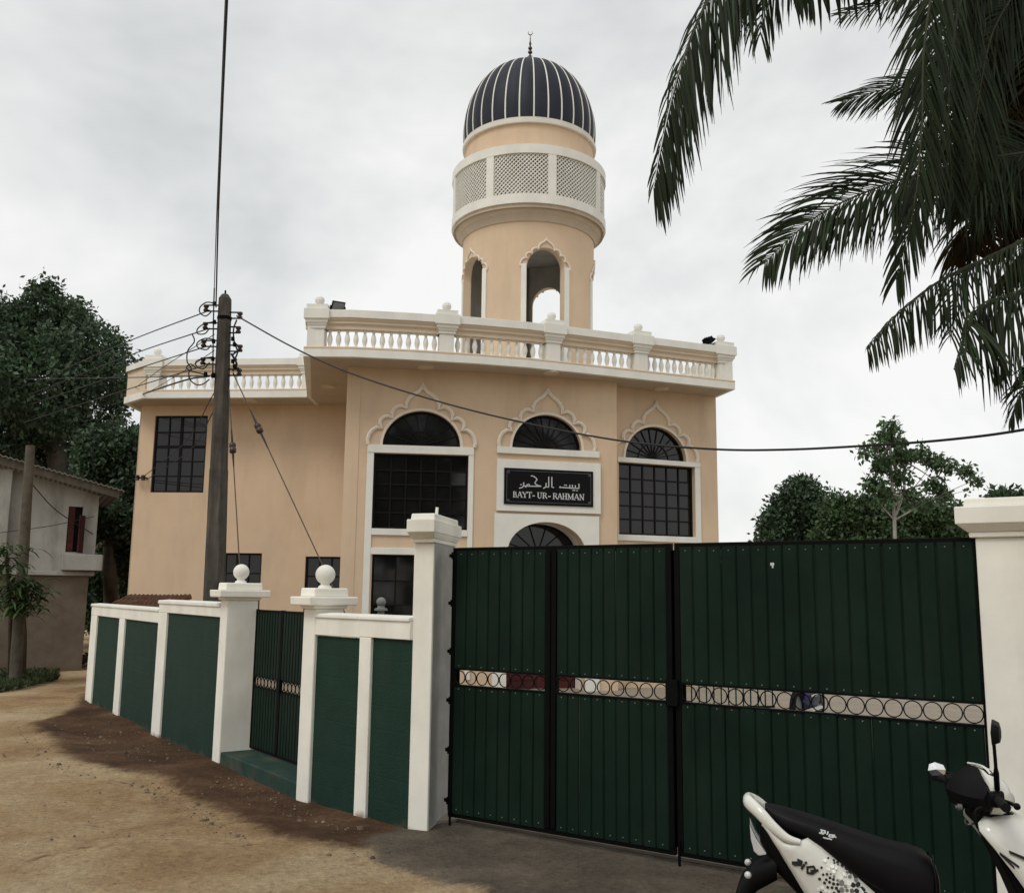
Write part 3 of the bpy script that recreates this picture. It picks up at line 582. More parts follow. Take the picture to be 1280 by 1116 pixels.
TH = 0.28
def window(P, h, cols, rows, thick=(), d=-0.10, bar=0.016, name='window'):
    s0, s1, z0, z1 = h['s0'], h['s1'], h['z0'], h['z1']; f = 0.045
    fr = MB()
    fr.pbox(P, s0, s1, z0, z0 + f, d - 0.05, d); fr.pbox(P, s0, s1, z1 - f, z1, d - 0.05, d)
    fr.pbox(P, s0, s0 + f, z0 + f, z1 - f, d - 0.05, d); fr.pbox(P, s1 - f, s1, z0 + f, z1 - f, d - 0.05, d)
    w = obj(name, fr, M['win_frame'], mosque, origin=P.p((s0 + s1) / 2, z0, d))
    gs = [s0 + f + (s1 - s0 - 2 * f) * i / cols for i in range(cols + 1)]; gzv = [z0 + f + (z1 - z0 - 2 * f) * i / rows for i in range(rows + 1)]
    for i in range(1, cols):
        b = bar * (2.2 if ('c', i) in thick else 1); obj('glazing_bar', MB().pbox(P, gs[i] - b, gs[i] + b, z0 + f, z1 - f, d - 0.045, d - 0.008), M['win_frame'], w)
    for j in range(1, rows):
        b = bar * (2.2 if ('r', j) in thick else 1); obj('glazing_bar', MB().pbox(P, s0 + f, s1 - f, gzv[j] - b, gzv[j] + b, d - 0.043, d - 0.011), M['win_frame'], w)
    src = None; pw, ph_ = gs[1] - gs[0], gzv[1] - gzv[0]
    for i in range(cols):
        for j in range(rows):
            c = P.p((gs[i] + gs[i + 1]) / 2, (gzv[j] + gzv[j + 1]) / 2, d - 0.03)
            if src is None: src = obj('pane', MB().obox(c - P.t * pw / 2 - Vector((0, 0, ph_ / 2)), P.t * pw, Vector((0, 0, ph_)), P.n * -0.006), M['glass'], w, origin=c)
            else: inst(src, w, c, rot=(random.gauss(0, .006), random.gauss(0, .003), random.gauss(0, .008)))
    return w
def fan(P, h, n, d=-0.10, name='fan_window', rings=(0.42,)):
    c = (h['s0'] + h['s1']) / 2; w = (h['s1'] - h['s0']) / 2; r = h['rise']; zb = h['z1']
    el = lambda t, k, kr=None: (c - math.cos(t) * w * k, zb + math.sin(t) * r * (k if kr is None else kr))
    fr = MB(); N = 28; k0 = 1 - 0.05 / w
    out = [el(math.pi * i / N, 1) for i in range(N + 1)]; inn = [el(math.pi * i / N, k0) for i in range(N + 1)]
    for i in range(N):
        fr.prism([P.p(*out[i], d), P.p(*out[i + 1], d), P.p(*inn[i + 1], d), P.p(*inn[i], d)], P.n * -0.05)
    fr.pbox(P, c - w * k0, c + w * k0, zb, zb + 0.04, d - 0.05, d)
    o = obj(name, fr, M['win_frame'], mosque, origin=P.p(c, zb, d))
    for i in range(n):
        t0, t1 = math.pi * i / n, math.pi * (i + 1) / n
        pts = [el(t0 + (t1 - t0) * q / 4, k0) for q in range(5)] + [(c, zb + 0.04)]
        dd = d - 0.032 - random.uniform(0, .003)
        obj('pane', MB().prism([P.p(x, max(z, zb + 0.038), dd) for x, z in pts], P.n * -0.006), M['glass'], o)
        if i: obj('glazing_bar', MB().stroke(P, [(c, zb + 0.04), el(t0, k0)], 0.022, d - 0.042, d - 0.012), M['win_frame'], o)
    for k in rings:
        obj('arc_bar', MB().stroke(P, [el(math.pi * i / 18, k) for i in range(19)], 0.02, d - 0.041, d - 0.014), M['win_frame'], o)
    return o
SC_HALF = [(-1.36, 0.0), (-1.385, .12), (-1.35, .28), (-1.27, .41), (-1.15, .49), (-1.03, .47),
           (-1.085, .58), (-1.07, .70), (-.99, .79), (-.88, .82), (-.76, .77),
           (-.785, .90), (-.74, 1.02), (-.64, 1.10), (-.53, 1.12), (-.42, 1.06),
           (-.425, 1.20), (-.36, 1.34), (-.25, 1.45), (-.12, 1.54), (-.04, 1.64), (0, 1.76)]
def scallop(P, h, sc=1.0):
    c = (h['s0'] + h['s1']) / 2; w = (h['s1'] - h['s0']) / 2; r = h['rise']; zb = h['z1']
    pts = SC_HALF + [(-x, y) for x, y in SC_HALF[::-1][1:]]
    mb = MB()
    pp = [(c + x * w * sc, zb + y * r) for x, y in pts]
    mb.tube([P.p(x, z, 0.018) for x, z in pp], 0.042, 6)
    for cx, s in ((-1, 1), (1, -1)): pass
    N = 24
    for i in range(N):       # flat raised lip round the glass
        a, b = math.pi * i / N, math.pi * (i + 1) / N
        q = [(c - math.cos(t) * w * k, zb + math.sin(t) * r * kk) for t, k, kk in ((a, 1.0, 1.0), (b, 1.0, 1.0), (b, 1.07, 1.07), (a, 1.07, 1.07))]
        mb.prism([P.p(x, z, -0.001) for x, z in q], P.n * 0.022)
    return obj('scalloped_moulding', mb, M['trim_pale'], mosque)
def band(P, s0, s1, z0, z1, d=0.035, name='white_surround', m='white'):
    return obj(name, MB().pbox(P, s0, s1, z0, z1, -0.002, d), M[m], mosque, bevel=0.006)

# --- left bay
hL = hole_px(FLp, 466, 564.5, 585, 661.5); hL['z1'] = FLp.z(525, 567.5); hLf = fan_px(FLp, 478, 575.5, 557.5, 513.5)
hLg = hole_px(FLp, 463.5, 693.5, 578, 800); hLg['z0'] = 0.75
lenL, lenC, lenR, lenW = (K2 - K1).length, (K3 - K2).length, (K4 - K3b).length, (Wl1 - Wl0).length
mb = MB(); wall_holes(mb, FLp.p, 0, lenL, 0.0, ZS, [hL, hLf, hLg], TH)
obj('wall', mb, M['cream'], mosque, recalc=False)
window(FLp, hL, 6, 5); fan(FLp, hLf, 9); window(FLp, hLg, 4, 4); scallop(FLp, hLf)
fx = FLp.s(458, 600), min(lenL - 0.02, FLp.s(591.5, 610))
band(FLp, fx[0], hL['s0'], 0.3, hL['z1']); band(FLp, hL['s1'], fx[1], 0.3, hL['z1'])
band(FLp, fx[0], fx[1], hL['z1'] + 0.001, hLf['z1'] - 0.001, 0.045)
band(FLp, hL['s0'] + .001, hL['s1'] - .001, hL['z0'] - 0.13, hL['z0'], 0.04); band(FLp, hL['s0'] + .001, hL['s1'] - .001, hLg['z1'], hLg['z1'] + 0.13, 0.04)
# --- centre bay
hCf = fan_px(FCp, 640, 727, 561.5, 518.5)
sA0, sA1 = FCp.s(634, 680), FCp.s(731, 680); arch_top = FCp.z(681, 652.5)
hE = dict(s0=sA0, s1=sA1, z0=0.02, z1=arch_top - 0.62, rise=0.62)
mb = MB(); wall_holes(mb, FCp.p, 0, lenC, 0.0, ZS, [hCf, hE], TH); obj('wall', mb, M['cream'], mosque, recalc=False)
fan(FCp, hCf, 11, rings=(0.35,)); scallop(FCp, hCf)
band(FCp, FCp.s(621, 566), FCp.s(748.5, 570), FCp.z(685, 569.5), hCf['z1'] - 0.002, 0.06, 'white_sill')
mb = MB(); wall_holes(mb, lambda s, z, d: FCp.p(s, z, d + 0.05), FCp.s(617.5, 660), FCp.s(748, 660), 0.0, FCp.z(684, 643.5), [hE], 0.055)
obj('white_porch_surround', mb, M['white'], mosque, recalc=False)
sg0, sg1 = FCp.s(620.5, 606), FCp.s(749.5, 606); zg0, zg1 = FCp.z(685, 640.5), FCp.z(685, 577)
pl_ = MB().pbox(FCp, sg0, sg1, zg0, zg1, -0.002, 0.075); plaque = obj('white_plaque', pl_, M['white'], mosque, origin=FCp.p((sg0 + sg1) / 2, zg0, 0), bevel=0.006)
# porch recess: jamb lining, fan light and maroon door set back
RC = 0.62
jm = MB(); wall_holes(jm, lambda s, z, d: FCp.p(s, z, d - TH - 0.001), sA0 - 0.25, sA1 + 0.25, 0.0, ZS - 2.6, [hE], RC - TH); obj('porch_lining', jm, M['white'], mosque, recalc=False)
hD = dict(s0=sA0 - 0.05, s1=sA1 + 0.05, z0=arch_top - 0.66, z1=arch_top - 0.66, rise=0.66)
fan(FCp, hD, 7, d=-RC - 0.005, name='entrance_fanlight', rings=())
obj('porch_back', MB().pbox(FCp, sA0 - 0.3, sA1 + 0.3, 0.0, ZS - 2.6, -RC - 0.25, -RC - 0.07), M['win_frame'], mosque)
dm = (sA0 + sA1) / 2
for k, (x0, x1) in enumerate(((sA0 + 0.02, dm - 0.004), (dm + 0.004, sA1 - 0.02))):
    dr = obj('door', MB().pbox(FCp, x0, x1, 0.03, arch_top - 0.70, -RC - 0.06, -RC - 0.012), M['door'], mosque, origin=FCp.p((x0 + x1) / 2, 0.26, -RC))
    for q in range(3): obj('door_panel', MB().pbox(FCp, x0 + 0.1, x1 - 0.1, 0.22 + q * 0.66, 0.80 + q * 0.66, -RC - 0.012, -RC + 0.006), M['door'], dr, bevel=0.01)
# --- right bay
hR = hole_px(FRp, 767, 578, 868.5, 671); hR['z1'] = FRp.z(818, 580.5); hR['z0'] = FRp.z(818, 669.5); hR['s0'] = max(0.03, hR['s0']); hRf = fan_px(FRp, 781.5, 857.5, 574.5, 533.5)
hRg = dict(s0=hR['s0'], s1=hR['s1'], z0=0.75, z1=2.5)
mb = MB(); wall_holes(mb, FRp.p, -0.1, lenR, 0.0, ZS, [hR, hRf, hRg], TH); obj('wall', mb, M['cream'], mosque, recalc=False)
window(FRp, hR, 6, 5); fan(FRp, hRf, 11, rings=(0.5,)); window(FRp, hRg, 6, 4); scallop(FRp, hRf)
fxr = FRp.s(875, 620)
band(FRp, hR['s1'], fxr, 0.3, hR['z1']); band(FRp, -0.02, fxr, hR['z1'] + .001, hRf['z1'] - .001, 0.045)
band(FRp, -0.02, hR['s1'] - .001, hR['z0'] - 0.13, hR['z0'], 0.04)
# --- left wing
hW = hole_px(FWp, 191, 519.5, 257, 615.5)
hW1 = hole_px(FWp, 261, 691, 324, 830); hW1['z0'] = 0.6
hW2 = hole_px(FWp, 379, 695.5, 429, 830); hW2['z0'] = 0.6
mb = MB(); wall_holes(mb, FWp.p, 0, lenW + 0.5, 0.0, ZS, [hW, hW1, hW2], TH); obj('wall', mb, M['cream'], mosque, recalc=False)
window(FWp, hW, 4, 5, thick=(('c', 2), ('r', 3)), d=-0.05); window(FWp, hW1, 4, 5, thick=(('c', 2),), d=-0.05); window(FWp, hW2, 3, 5, d=-0.05)
# --- hidden sides and back
def side(a, b, name='wall'): P = plane(a, b); obj(name, MB().pbox(P, 0, (b - a).length, 0, ZS, -TH, 0.0), M['cream'], mosque)
side(Wl1 + (K1 - Wl1).normalized() * -0.1, K1 + (Wl1 - K1).normalized() * 0.001); 
bk0, bk1 = V2(-8.1, 29.0), V2(2.6, 29.0)
side(bk0, Wl0 + Vector((0.0, 0.001))); side(K4 + Vector((-.002, .004)), bk1); side(bk1, bk0)
obj('wall', MB().pbox(plane(K3, K3b), 0.001, (K3b - K3).length + 0.1, 0, ZS, -0.2, -0.001), M['cream'], mosque)

# --- roof slabs
def inset(poly, o):
    out = []
    for i, p in enumerate(poly):
        t = (poly[min(i + 1, len(poly) - 1)] - poly[max(i - 1, 0)]).normalized(); out.append(p + Vector((-t.y, t.x)) * o)
    return out
S_front = [V2(-3.62, 16.0), V2(-2.77, 15.99), V2(-1.7, 16.15), V2(-.6, 16.38), V2(.27, 16.62), V2(1.1, 16.93), V2(1.94, 17.27), V2(3.15, 17.76), V2(4.36, 18.25)]
S_back = [V2(4.12, 19.2), V2(2.9, 29.4), V2(-4.3, 29.4), V2(-4.29, 19.49)]
FAS = 0.172
slab = obj('roof_slab', MB().prism([Vector((*p, ZS)) for p in S_front + S_back], (0, 0, FAS)), M['white'], mosque, bevel=0.008)
Wf0, Wf1, Wf2 = V2(-8.51, 20.46), V2(-7.86, 19.81), V2(-4.29, 19.485)
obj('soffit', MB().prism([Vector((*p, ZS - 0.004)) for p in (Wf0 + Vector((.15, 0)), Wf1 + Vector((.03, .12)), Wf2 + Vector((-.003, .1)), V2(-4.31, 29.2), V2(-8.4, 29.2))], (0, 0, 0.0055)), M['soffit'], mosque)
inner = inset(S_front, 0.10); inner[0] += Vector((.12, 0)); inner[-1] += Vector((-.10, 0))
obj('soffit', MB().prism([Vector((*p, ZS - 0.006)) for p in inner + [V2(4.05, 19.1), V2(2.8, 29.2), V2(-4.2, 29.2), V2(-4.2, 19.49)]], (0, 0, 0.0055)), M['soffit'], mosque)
slab2 = obj('roof_slab', MB().prism([Vector((*p, ZS + 0.002)) for p in (Wf0, Wf1, Wf2 + Vector((-.003, 0)), V2(-4.303, 29.3), V2(-8.51, 29.3))], (0, 0, FAS)), M['white'], mosque, bevel=0.008)

# --- balustrades
def plan_at(poly, dist):
    for a, b in zip(poly[:-1], poly[1:]):
        L = (b - a).length
        if dist <= L + 1e-9: return a + (b - a) * (dist / L), (b - a).normalized()
        dist -= L
    return poly[-1].copy(), (poly[-1] - poly[-2]).normalized()
def dist_u(poly, u, z):
    tot = sum((b - a).length for a, b in zip(poly[:-1], poly[1:])); best = (1e9, 0)
    for k in range(801):
        d = tot * k / 800; p, _ = plan_at(poly, d); e = abs(proj((p.x, p.y, z))[0] - u)
        if e < best[0]: best = (e, d)
    return best[1]
def strip(mb, poly, prof):                 # sweep a profile [(inset, z)] along a plan polyline
    mb.loft([[Vector((*(inset(poly, o)[i]), z)) for o, z in prof] for i in range(len(poly))])
BAL = [(0.052, 0), (0.052, 0.025), (0.036, 0.04), (0.028, 0.06), (0.044, 0.12), (0.056, 0.18), (0.047, 0.245), (0.028, 0.30), (0.026, 0.335), (0.042, 0.35), (0.042, 0.375)]
def balustrade(poly, z0, post_d, spacing, solid_from=None):
    par = grp('parapet', mosque, (poly[0].x, poly[0].y, z0))
    ctr = inset(poly, 0.19)
    mb = MB(); strip(mb, poly, [(-0.006, z0 + FAS + .001), (-0.002, z0 + FAS + 0.03), (0.03, z0 + FAS + 0.045), (0.33, z0 + FAS + 0.04), (0.33, z0 + FAS)]); obj('plinth', mb, M['cream'], par)
    mb = MB(); strip(mb, poly, [(0.10, z0 + .592), (0.10, z0 + .66), (0.055, z0 + .70), (0.055, z0 + .735), (0.02, z0 + .775), (0.02, z0 + .80), (0.36, z0 + .80), (0.30, z0 + .592)]); obj('cornice', mb, M['cream_trim'], par)
    mb = MB(); strip(mb, poly, [(-0.005, z0 + .801), (-0.005, z0 + .965), (0.36, z0 + .965), (0.36, z0 + .801)]); obj('coping', mb, M['white'], par, bevel=0.008)
    psrc = bsrc = None; tot = sum((b - a).length for a, b in zip(ctr[:-1], ctr[1:])); k = tot / sum((b - a).length for a, b in zip(poly[:-1], poly[1:]))
    pd = [d * k for d in post_d]
    for d in pd:
        p, t = plan_at(ctr, d); an = math.atan2(t.y, t.x); o_ = Vector((p.x, p.y, z0 + FAS))
        if psrc is None:
            mb = MB(); R = Matrix.Rotation(an, 3, 'Z')
            def bx(hw, za, zb, hw2=None):
                hw2 = hw if hw2 is None else hw2
                mb.loft([[o_ + R @ Vector((x * h, y * h, z)) for x, y in ((-1, -1), (1, -1), (1, 1), (-1, 1))] for h, z in ((hw, za), (hw2, zb))])
            bx(0.145, 0, 0.42); bx(0.17, 0.42, 0.475); bx(0.185, 0.475, 0.53, 0.20); bx(0.215, 0.53, 0.60, 0.225); bx(0.25, 0.60, 0.80); bx(0.21, 0.80, 0.90)
            mb.lathe(o_, [(0.10, 0.90), (0.06, 0.93), (0.045, 0.945), (0.085, 0.985), (0.098, 1.03), (0.085, 1.08), (0.045, 1.115), (0.001, 1.125)], 16)
            psrc = obj('post', mb, M['white'], par, origin=o_); pan = an
        else: inst(psrc, par, o_, rotz=an - pan)
    for a, b in zip(pd[:-1], pd[1:]):
        n = max(1, round((b - a - 0.30) / spacing)); 
        for i in range(n):
            d = a + 0.15 + (b - a - 0.30) * (i + 0.5) / n; p, t = plan_at(ctr, d); o_ = Vector((p.x, p.y, z0 + FAS + 0.041))
            if bsrc is None: bsrc = obj('baluster', MB().lathe(o_, BAL, 10), M['white'], par, origin=o_, smooth=50)
            else: inst(bsrc, par, o_ + Vector((0, 0, random.uniform(-.001, .001))), rotz=random.uniform(0, 6))
    return par
pu = [dist_u(S_front, u, ZS + 0.4) for u in (395.5, 558, 692, 803, 908)]
balustrade(S_front, ZS, pu, 0.172)
wing = [Wf1, Wf2]
balustrade(wing, ZS + 0.002, [dist_u(wing, 190, ZS + .4), dist_u(wing, 420, ZS + .4) - 0.02], 0.2)
mb = MB(); strip(mb, [Wf0, Wf1], [(0.055, ZS + FAS + .003), (0.055, ZS + .80), (0.25, ZS + .80), (0.25, ZS + FAS + .003)]); obj('solid_parapet', mb, M['cream_trim'], mosque)
mb = MB(); strip(mb, [Wf0, Wf1 + Vector((-.01, .01))], [(0.0, ZS + .802), (0.0, ZS + .96), (0.3, ZS + .96), (0.3, ZS + .802)]); obj('solid_parapet', mb, M['white'], mosque)
left_ret = [V2(-4.28, 19.46), V2(-3.62, 16.0)]
mb = MB(); strip(mb, left_ret, [(0.055, ZS + FAS + .001), (0.055, ZS + .95), (0.25, ZS + .95), (0.25, ZS + FAS + .001)]); obj('solid_parapet', mb, M['white'], mosque)
right_ret = [V2(4.36, 18.25), V2(4.1, 19.3), V2(2.9, 29.2)]
mb = MB(); strip(mb, right_ret, [(0.055, ZS + FAS + .001), (0.055, ZS + .95), (0.25, ZS + .95), (0.25, ZS + FAS + .001)]); obj('solid_parapet', mb, M['white'], mosque)
# recessed soffit lights
for u, v in ((532, 458), (411, 482), (689, 465), (827, 485), (313, 500)):
    q = gz(u, v, ZS); obj('soffit_light', MB().lathe(q, [(0.16, -0.035), (0.17, -0.01), (0.17, -0.001)], 16), M['cream_trim'], mosque)
# entrance steps, white ramp walls beside the door and low side rail
obj('drainpipe', MB().tube([FWp.p(-0.02, 0.0, -0.03), FWp.p(-0.02, ZS - 0.05, -0.03)], 0.022, 8), M['soffit'], mosque)

# --- minaret tower
TY = 19.6 * K
tw = at(660, 350, TY); TX = tw.x; VD = math.atan2(-TX, TY)       # bearing back to the camera
def tz(v): return at(660, v, TY).z
def tr(px, v): return px / 2 / FPX * ((Vector((TX, TY, tz(v))) - CC).dot(CF))
Rs, Rg, Rd = tr(164, 350), tr(191, 250), tr(160, 150)
zs0 = ZS + FAS; z_sh = tz(308); z_gb = tz(292); z_gt = tz(224); z_dr = tz(192); z_ap = tz(84)
mina = grp('minaret', mosque, (TX, TY, zs0))
def cyl(R):                                        # s is the angle, 0 facing the camera, positive to the right
    return lambda s, z, d: Vector((TX + math.sin(s + VD2) * (R + d), TY - math.cos(s + VD2) * (R + d), z))
VD2 = math.atan2(TX, TY) * -1.0
oh = []
ztop_arch = at(681, 310, TY - Rs * 0.96).z
aw = 0.285
for k in (0, 1, 2, 4):
    c = math.radians(15.0 + 72 * k); c = (c + math.pi) % (2 * math.pi) - math.pi
    oh.append(dict(s0=c - aw, s1=c + aw, z0=zs0 + 0.02, z1=ztop_arch - aw * Rs, rise=aw * Rs))
mb = MB(); wall_holes(mb, cyl(Rs), -math.pi, math.pi, zs0, z_sh + 0.02, oh, 0.17, extra=[math.radians(a) for a in range(-180, 180, 4)])
obj('shaft', mb, M['cream'], mina, weld=True, recalc=False, smooth=35)
mb = MB(); wall_holes(mb, cyl(Rs - 0.1705), -math.pi, math.pi, zs0, z_sh - 0.052, oh, 0.012, extra=[math.radians(a) for a in range(-180, 180, 4)])
obj('inner_lining', mb, M['cement_shade'], mina, weld=True, recalc=False, smooth=35)
for h in oh:
    C_ = cyl(Rs); c = (h['s0'] + h['s1']) / 2; w = aw
    fm = MB()
    for s, sg in ((h['s0'], -1), (h['s1'], 1)):
        fm.prism([C_(s, h['z0'], 0.03), C_(s + sg * 0.075, h['z0'], 0.03), C_(s + sg * 0.075, h['z0'], -0.01), C_(s, h['z0'], -0.01)], (0, 0, h['z1'] - h['z0'] + 0.05))
    obj('arch_jamb', fm, M['white'], mina)
    sm = MB(); hw = w * 1.0
    pts = [(x, y) for x, y in SC_HALF if y >= 0]; pts = pts + [(-x, y) for x, y in pts[::-1][1:]]
    sm.tube([C_(c + x * hw * 0.95, h['z1'] + y * h['rise'] * 0.84, 0.015) for x, y in pts], 0.024, 6)
    obj('scalloped_moulding', sm, M['trim_pale'], mina)
obj('tower_floor', MB().lathe((TX, TY, zs0), [(Rs - 0.18, 0.0), (Rs - 0.18, 0.02), (0.01, 0.02)], 40), M['dark_cavity'], mina)
obj('tower_ceiling', MB().lathe((TX, TY, 0), [(0.01, z_sh - 0.05), (Rs - 0.175, z_sh - 0.05), (Rs - 0.175, z_sh), (0.01, z_sh)], 40), M['cement_shade'], mina)
# moulded underside of the gallery
und = MB().lathe((TX, TY, 0), [(Rs - 0.1, z_sh), (Rs + 0.03, z_sh), (Rs + 0.05, z_sh + 0.08), (Rs + 0.085, z_sh + 0.12), (Rs + 0.085, z_sh + 0.15), (Rs + 0.15, z_sh + 0.20), (Rs + 0.19, z_sh + 0.27), (Rs + 0.20, z_sh + 0.30), (Rg - 0.045, z_gb - 0.09), (Rg - 0.045, z_gb), (Rs - 0.1, z_gb)], 96)
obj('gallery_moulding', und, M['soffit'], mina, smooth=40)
bandh = tr(1, 250) * 2 * 11; gtop = z_gt
obj('gallery_floor', MB().lathe((TX, TY, 0), [(Rs - 0.1, z_gb + .001), (Rg, z_gb + .001), (Rg, z_gb + bandh), (Rs - 0.1, z_gb + bandh)], 96), M['white'], mina, smooth=40)
obj('gallery_rail', MB().lathe((TX, TY, 0), [(Rg - 0.14, gtop - bandh), (Rg + 0.005, gtop - bandh), (Rg + 0.005, gtop), (Rg - 0.14, gtop)], 96), M['white'], mina, smooth=40)
zl0, zl1 = z_gb + bandh, gtop - bandh
G_ = cyl(Rg); psrc = lsrc = None
for k in range(8):
    c0 = math.radians(-6 + 45 * k); hw = math.radians(19.6)
    ps = c0 + math.radians(22.5); c = G_(ps, zl0, -0.05)
    if psrc is None:
        w = math.radians(2.9); psrc = obj('gallery_post', MB().loft([[G_(ps - w, z, 0.0), G_(ps + w, z, 0.0), G_(ps + w, z, -0.1), G_(ps - w, z, -0.1)] for z in (zl0 - .001, zl1 + .001)]), M['white'], mina, origin=c); p0 = ps
        m = MB(); cols, rows = 13, 10                       # diagonal lattice, curved with the gallery
        cw = 2 * hw / cols; rh = (zl1 - zl0) / rows; L = 0.0115
        def lat(i0, j0, i1, j1, dd):
            P_ = [(c0 - hw + cw * i, zl0 + rh * j) for i, j in ((i0, j0), (i1, j1))]
            (sa, za), (sb, zb) = P_; tx, tz_ = (sb - sa) * Rg, zb - za; l = math.hypot(tx, tz_); nx, nz2 = -tz_ / l * L / Rg, tx / l * L
            q = [(sa + nx, za + nz2), (sb + nx, zb + nz2), (sb - nx, zb - nz2), (sa - nx, za - nz2)]
            m.add([G_(s, z, dd) for s, z in q] + [G_(s, z, dd - 0.018) for s, z in q], [(0, 1, 2, 3), (7, 6, 5, 4), (0, 4, 5, 1), (1, 5, 6, 2), (2, 6, 7, 3), (3, 7, 4, 0)])
        for i in range(cols):
            for j in range(rows):
                lat(i, j, i + 1, j + 1, -0.03); lat(i + 1, j, i, j + 1, -0.045)
        lsrc = obj('lattice_panel', m, M['white'], mina, origin=G_(c0, zl0, -0.05), recalc=False); l0 = c0
    else:
        inst(psrc, mina, c, rotz=ps - p0); inst(lsrc, mina, G_(c0, zl0, -0.05), rotz=c0 - l0)
obj('inner_drum', MB().lathe((TX, TY, 0), [(Rd - 0.02, gtop - bandh), (Rd - 0.02, z_dr - 0.02), (0.01, z_dr - 0.02)], 96), M['cream'], mina, smooth=40)
obj('shaded_gallery_core', MB().lathe((TX, TY, 0), [(Rd - 0.021, z_gb + bandh + .001), (Rd - 0.021, gtop - bandh - .001)], 96), M['cement_shade'], mina, smooth=40)  # grey in place of cream paints in the shade behind the lattice
obj('dome_ring', MB().lathe((TX, TY, 0), [(Rd - 0.05, z_dr - 0.02), (Rd + 0.05, z_dr - 0.02), (Rd + 0.06, z_dr + 0.05), (Rd + 0.02, z_dr + 0.07), (Rd + 0.035, z_dr + 0.12), (Rd - 0.02, z_dr + 0.15), (Rd - 0.1, z_dr + 0.15)], 96), M['white'], mina, smooth=40)
zd0 = z_dr + 0.13; hd = z_ap - zd0
def dprof(t): a = -0.16 + t * (math.pi / 2 + 0.16); return Rd * 1.015 * math.cos(a) ** 0.92 if t < 1 else 0.001, zd0 + hd * (math.sin(a) + math.sin(0.16)) / (1 + math.sin(0.16))
NR = 30; rib_off = math.radians(3.6)
dm_ = MB(); rows = [dprof(i / 24) for i in range(24)] + [(0.02, z_ap)]
rr = []
for r, z in rows:
    ring = []
    for k in range(NR * 4):
        f = (k % 4) / 4; s = rib_off + 2 * math.pi * k / (NR * 4); ring.append(Vector((TX + math.sin(s + VD2) * (r * (1 + 0.016 * math.sin(math.pi * f))), TY - math.cos(s + VD2) * (r * (1 + 0.016 * math.sin(math.pi * f))), z)))
    rr.append(ring)
dm_.loft(rr); dome = obj('dome', dm_, M['navy'], mina, origin=(TX, TY, zd0), smooth=50)
rsrc = None
for k in range(NR):
    s = rib_off + 2 * math.pi * k / NR
    if rsrc is None:
        pts = [Vector((TX + math.sin(s + VD2) * (r + 0.004), TY - math.cos(s + VD2) * (r + 0.004), z)) for r, z in rows[:24]]
        rsrc = obj('rib', MB().tube(pts, [0.021 - 0.009 * i / 23 for i in range(24)], 6), M['white'], dome, origin=(TX, TY, zd0), smooth=60)
    else: inst(rsrc, dome, (TX, TY, zd0), rotz=2 * math.pi * k / NR)
px = tr(1, 60) * 2; F = [(13, 84), (11, 81.5), (3, 80.5), (5, 79), (10.5, 76), (10.5, 74), (6, 71), (2.5, 70), (2, 68), (5.5, 66.5), (5.5, 65), (2, 63), (5, 61.5), (5, 60), (1.8, 58), (3.2, 55), (1.4, 52), (1.0, 46), (0.6, 44)]
fin = obj('finial', MB().lathe((TX, TY, 0), [(w / 2 * px, tz(v)) for w, v in F], 16), M['gold'], mina, smooth=40)
cr = MB(); cz = tz(41.5); arc = [Vector((TX + math.sin(a) * 2.7 * px, TY, cz - math.cos(a) * 2.7 * px)) for a in np.linspace(-2.5, 2.5, 18)]
cr.tube(arc, [0.003 + 0.010 * math.sin(math.pi * i / 17) for i in range(18)], 6); obj('crescent', cr, M['grey_metal'], mina)

# --- name sign over the entrance (board fixed on the plaque)
def cz8(x, y): return FCp.sz(610 + x / 8, 560 + y / 8, 0.09)
q = [cz8(*p) for p in ((163, 190), (1055, 241), (1047, 590), (160, 557))]
b0, b1 = (q[0][0] + q[3][0]) / 2, (q[1][0] + q[2][0]) / 2; c0_, c1_ = (q[2][1] + q[3][1]) / 2, (q[0][1] + q[1][1]) / 2
sign = thing('name_sign', FCp.p((b0 + b1) / 2, c0_, 0.08), 'black stone name board with pale Arabic and BAYT-UR-RAHMAN lettering above the entrance', 'sign')
obj('board', MB().pbox(FCp, b0, b1, c0_, c1_, 0.0755, 0.10), M['sign_black'], sign, bevel=0.004)
bw = b1 - b0; bh = c1_ - c0_
border = MB()
for i in (0.028,):
    x0, x1, y0, y1 = b0 + i * bw, b1 - i * bw, c0_ + 0.07 * bh, c1_ - 0.07 * bh
    border.stroke(FCp, [(x0, y0), (x1, y0)], 0.007, 0.1005, 0.103); border.stroke(FCp, [(x1, y0 + .01), (x1, y1 - .01)], 0.007, 0.1005, 0.103); border.stroke(FCp, [(x1, y1), (x0, y1)], 0.007, 0.1005, 0.103); border.stroke(FCp, [(x0, y1 - .01), (x0, y0 + .01)], 0.007, 0.1005, 0.103)
    for xx, sx in ((x0, 1), (x1, -1)):
        for yy, sy in ((y0, 1), (y1, -1)):
            border.stroke(FCp, [(xx + sx * .012, yy + sy * .05), (xx + sx * .05, yy + sy * .05), (xx + sx * .05, yy + sy * .012)], 0.008, 0.1005, 0.1035); border.stroke(FCp, [(xx + sx * .015, yy + sy * .028), (xx + sx * .03, yy + sy * .028)], 0.016, 0.1005, 0.1035)
obj('border_line', border, M['grey_metal'], sign)
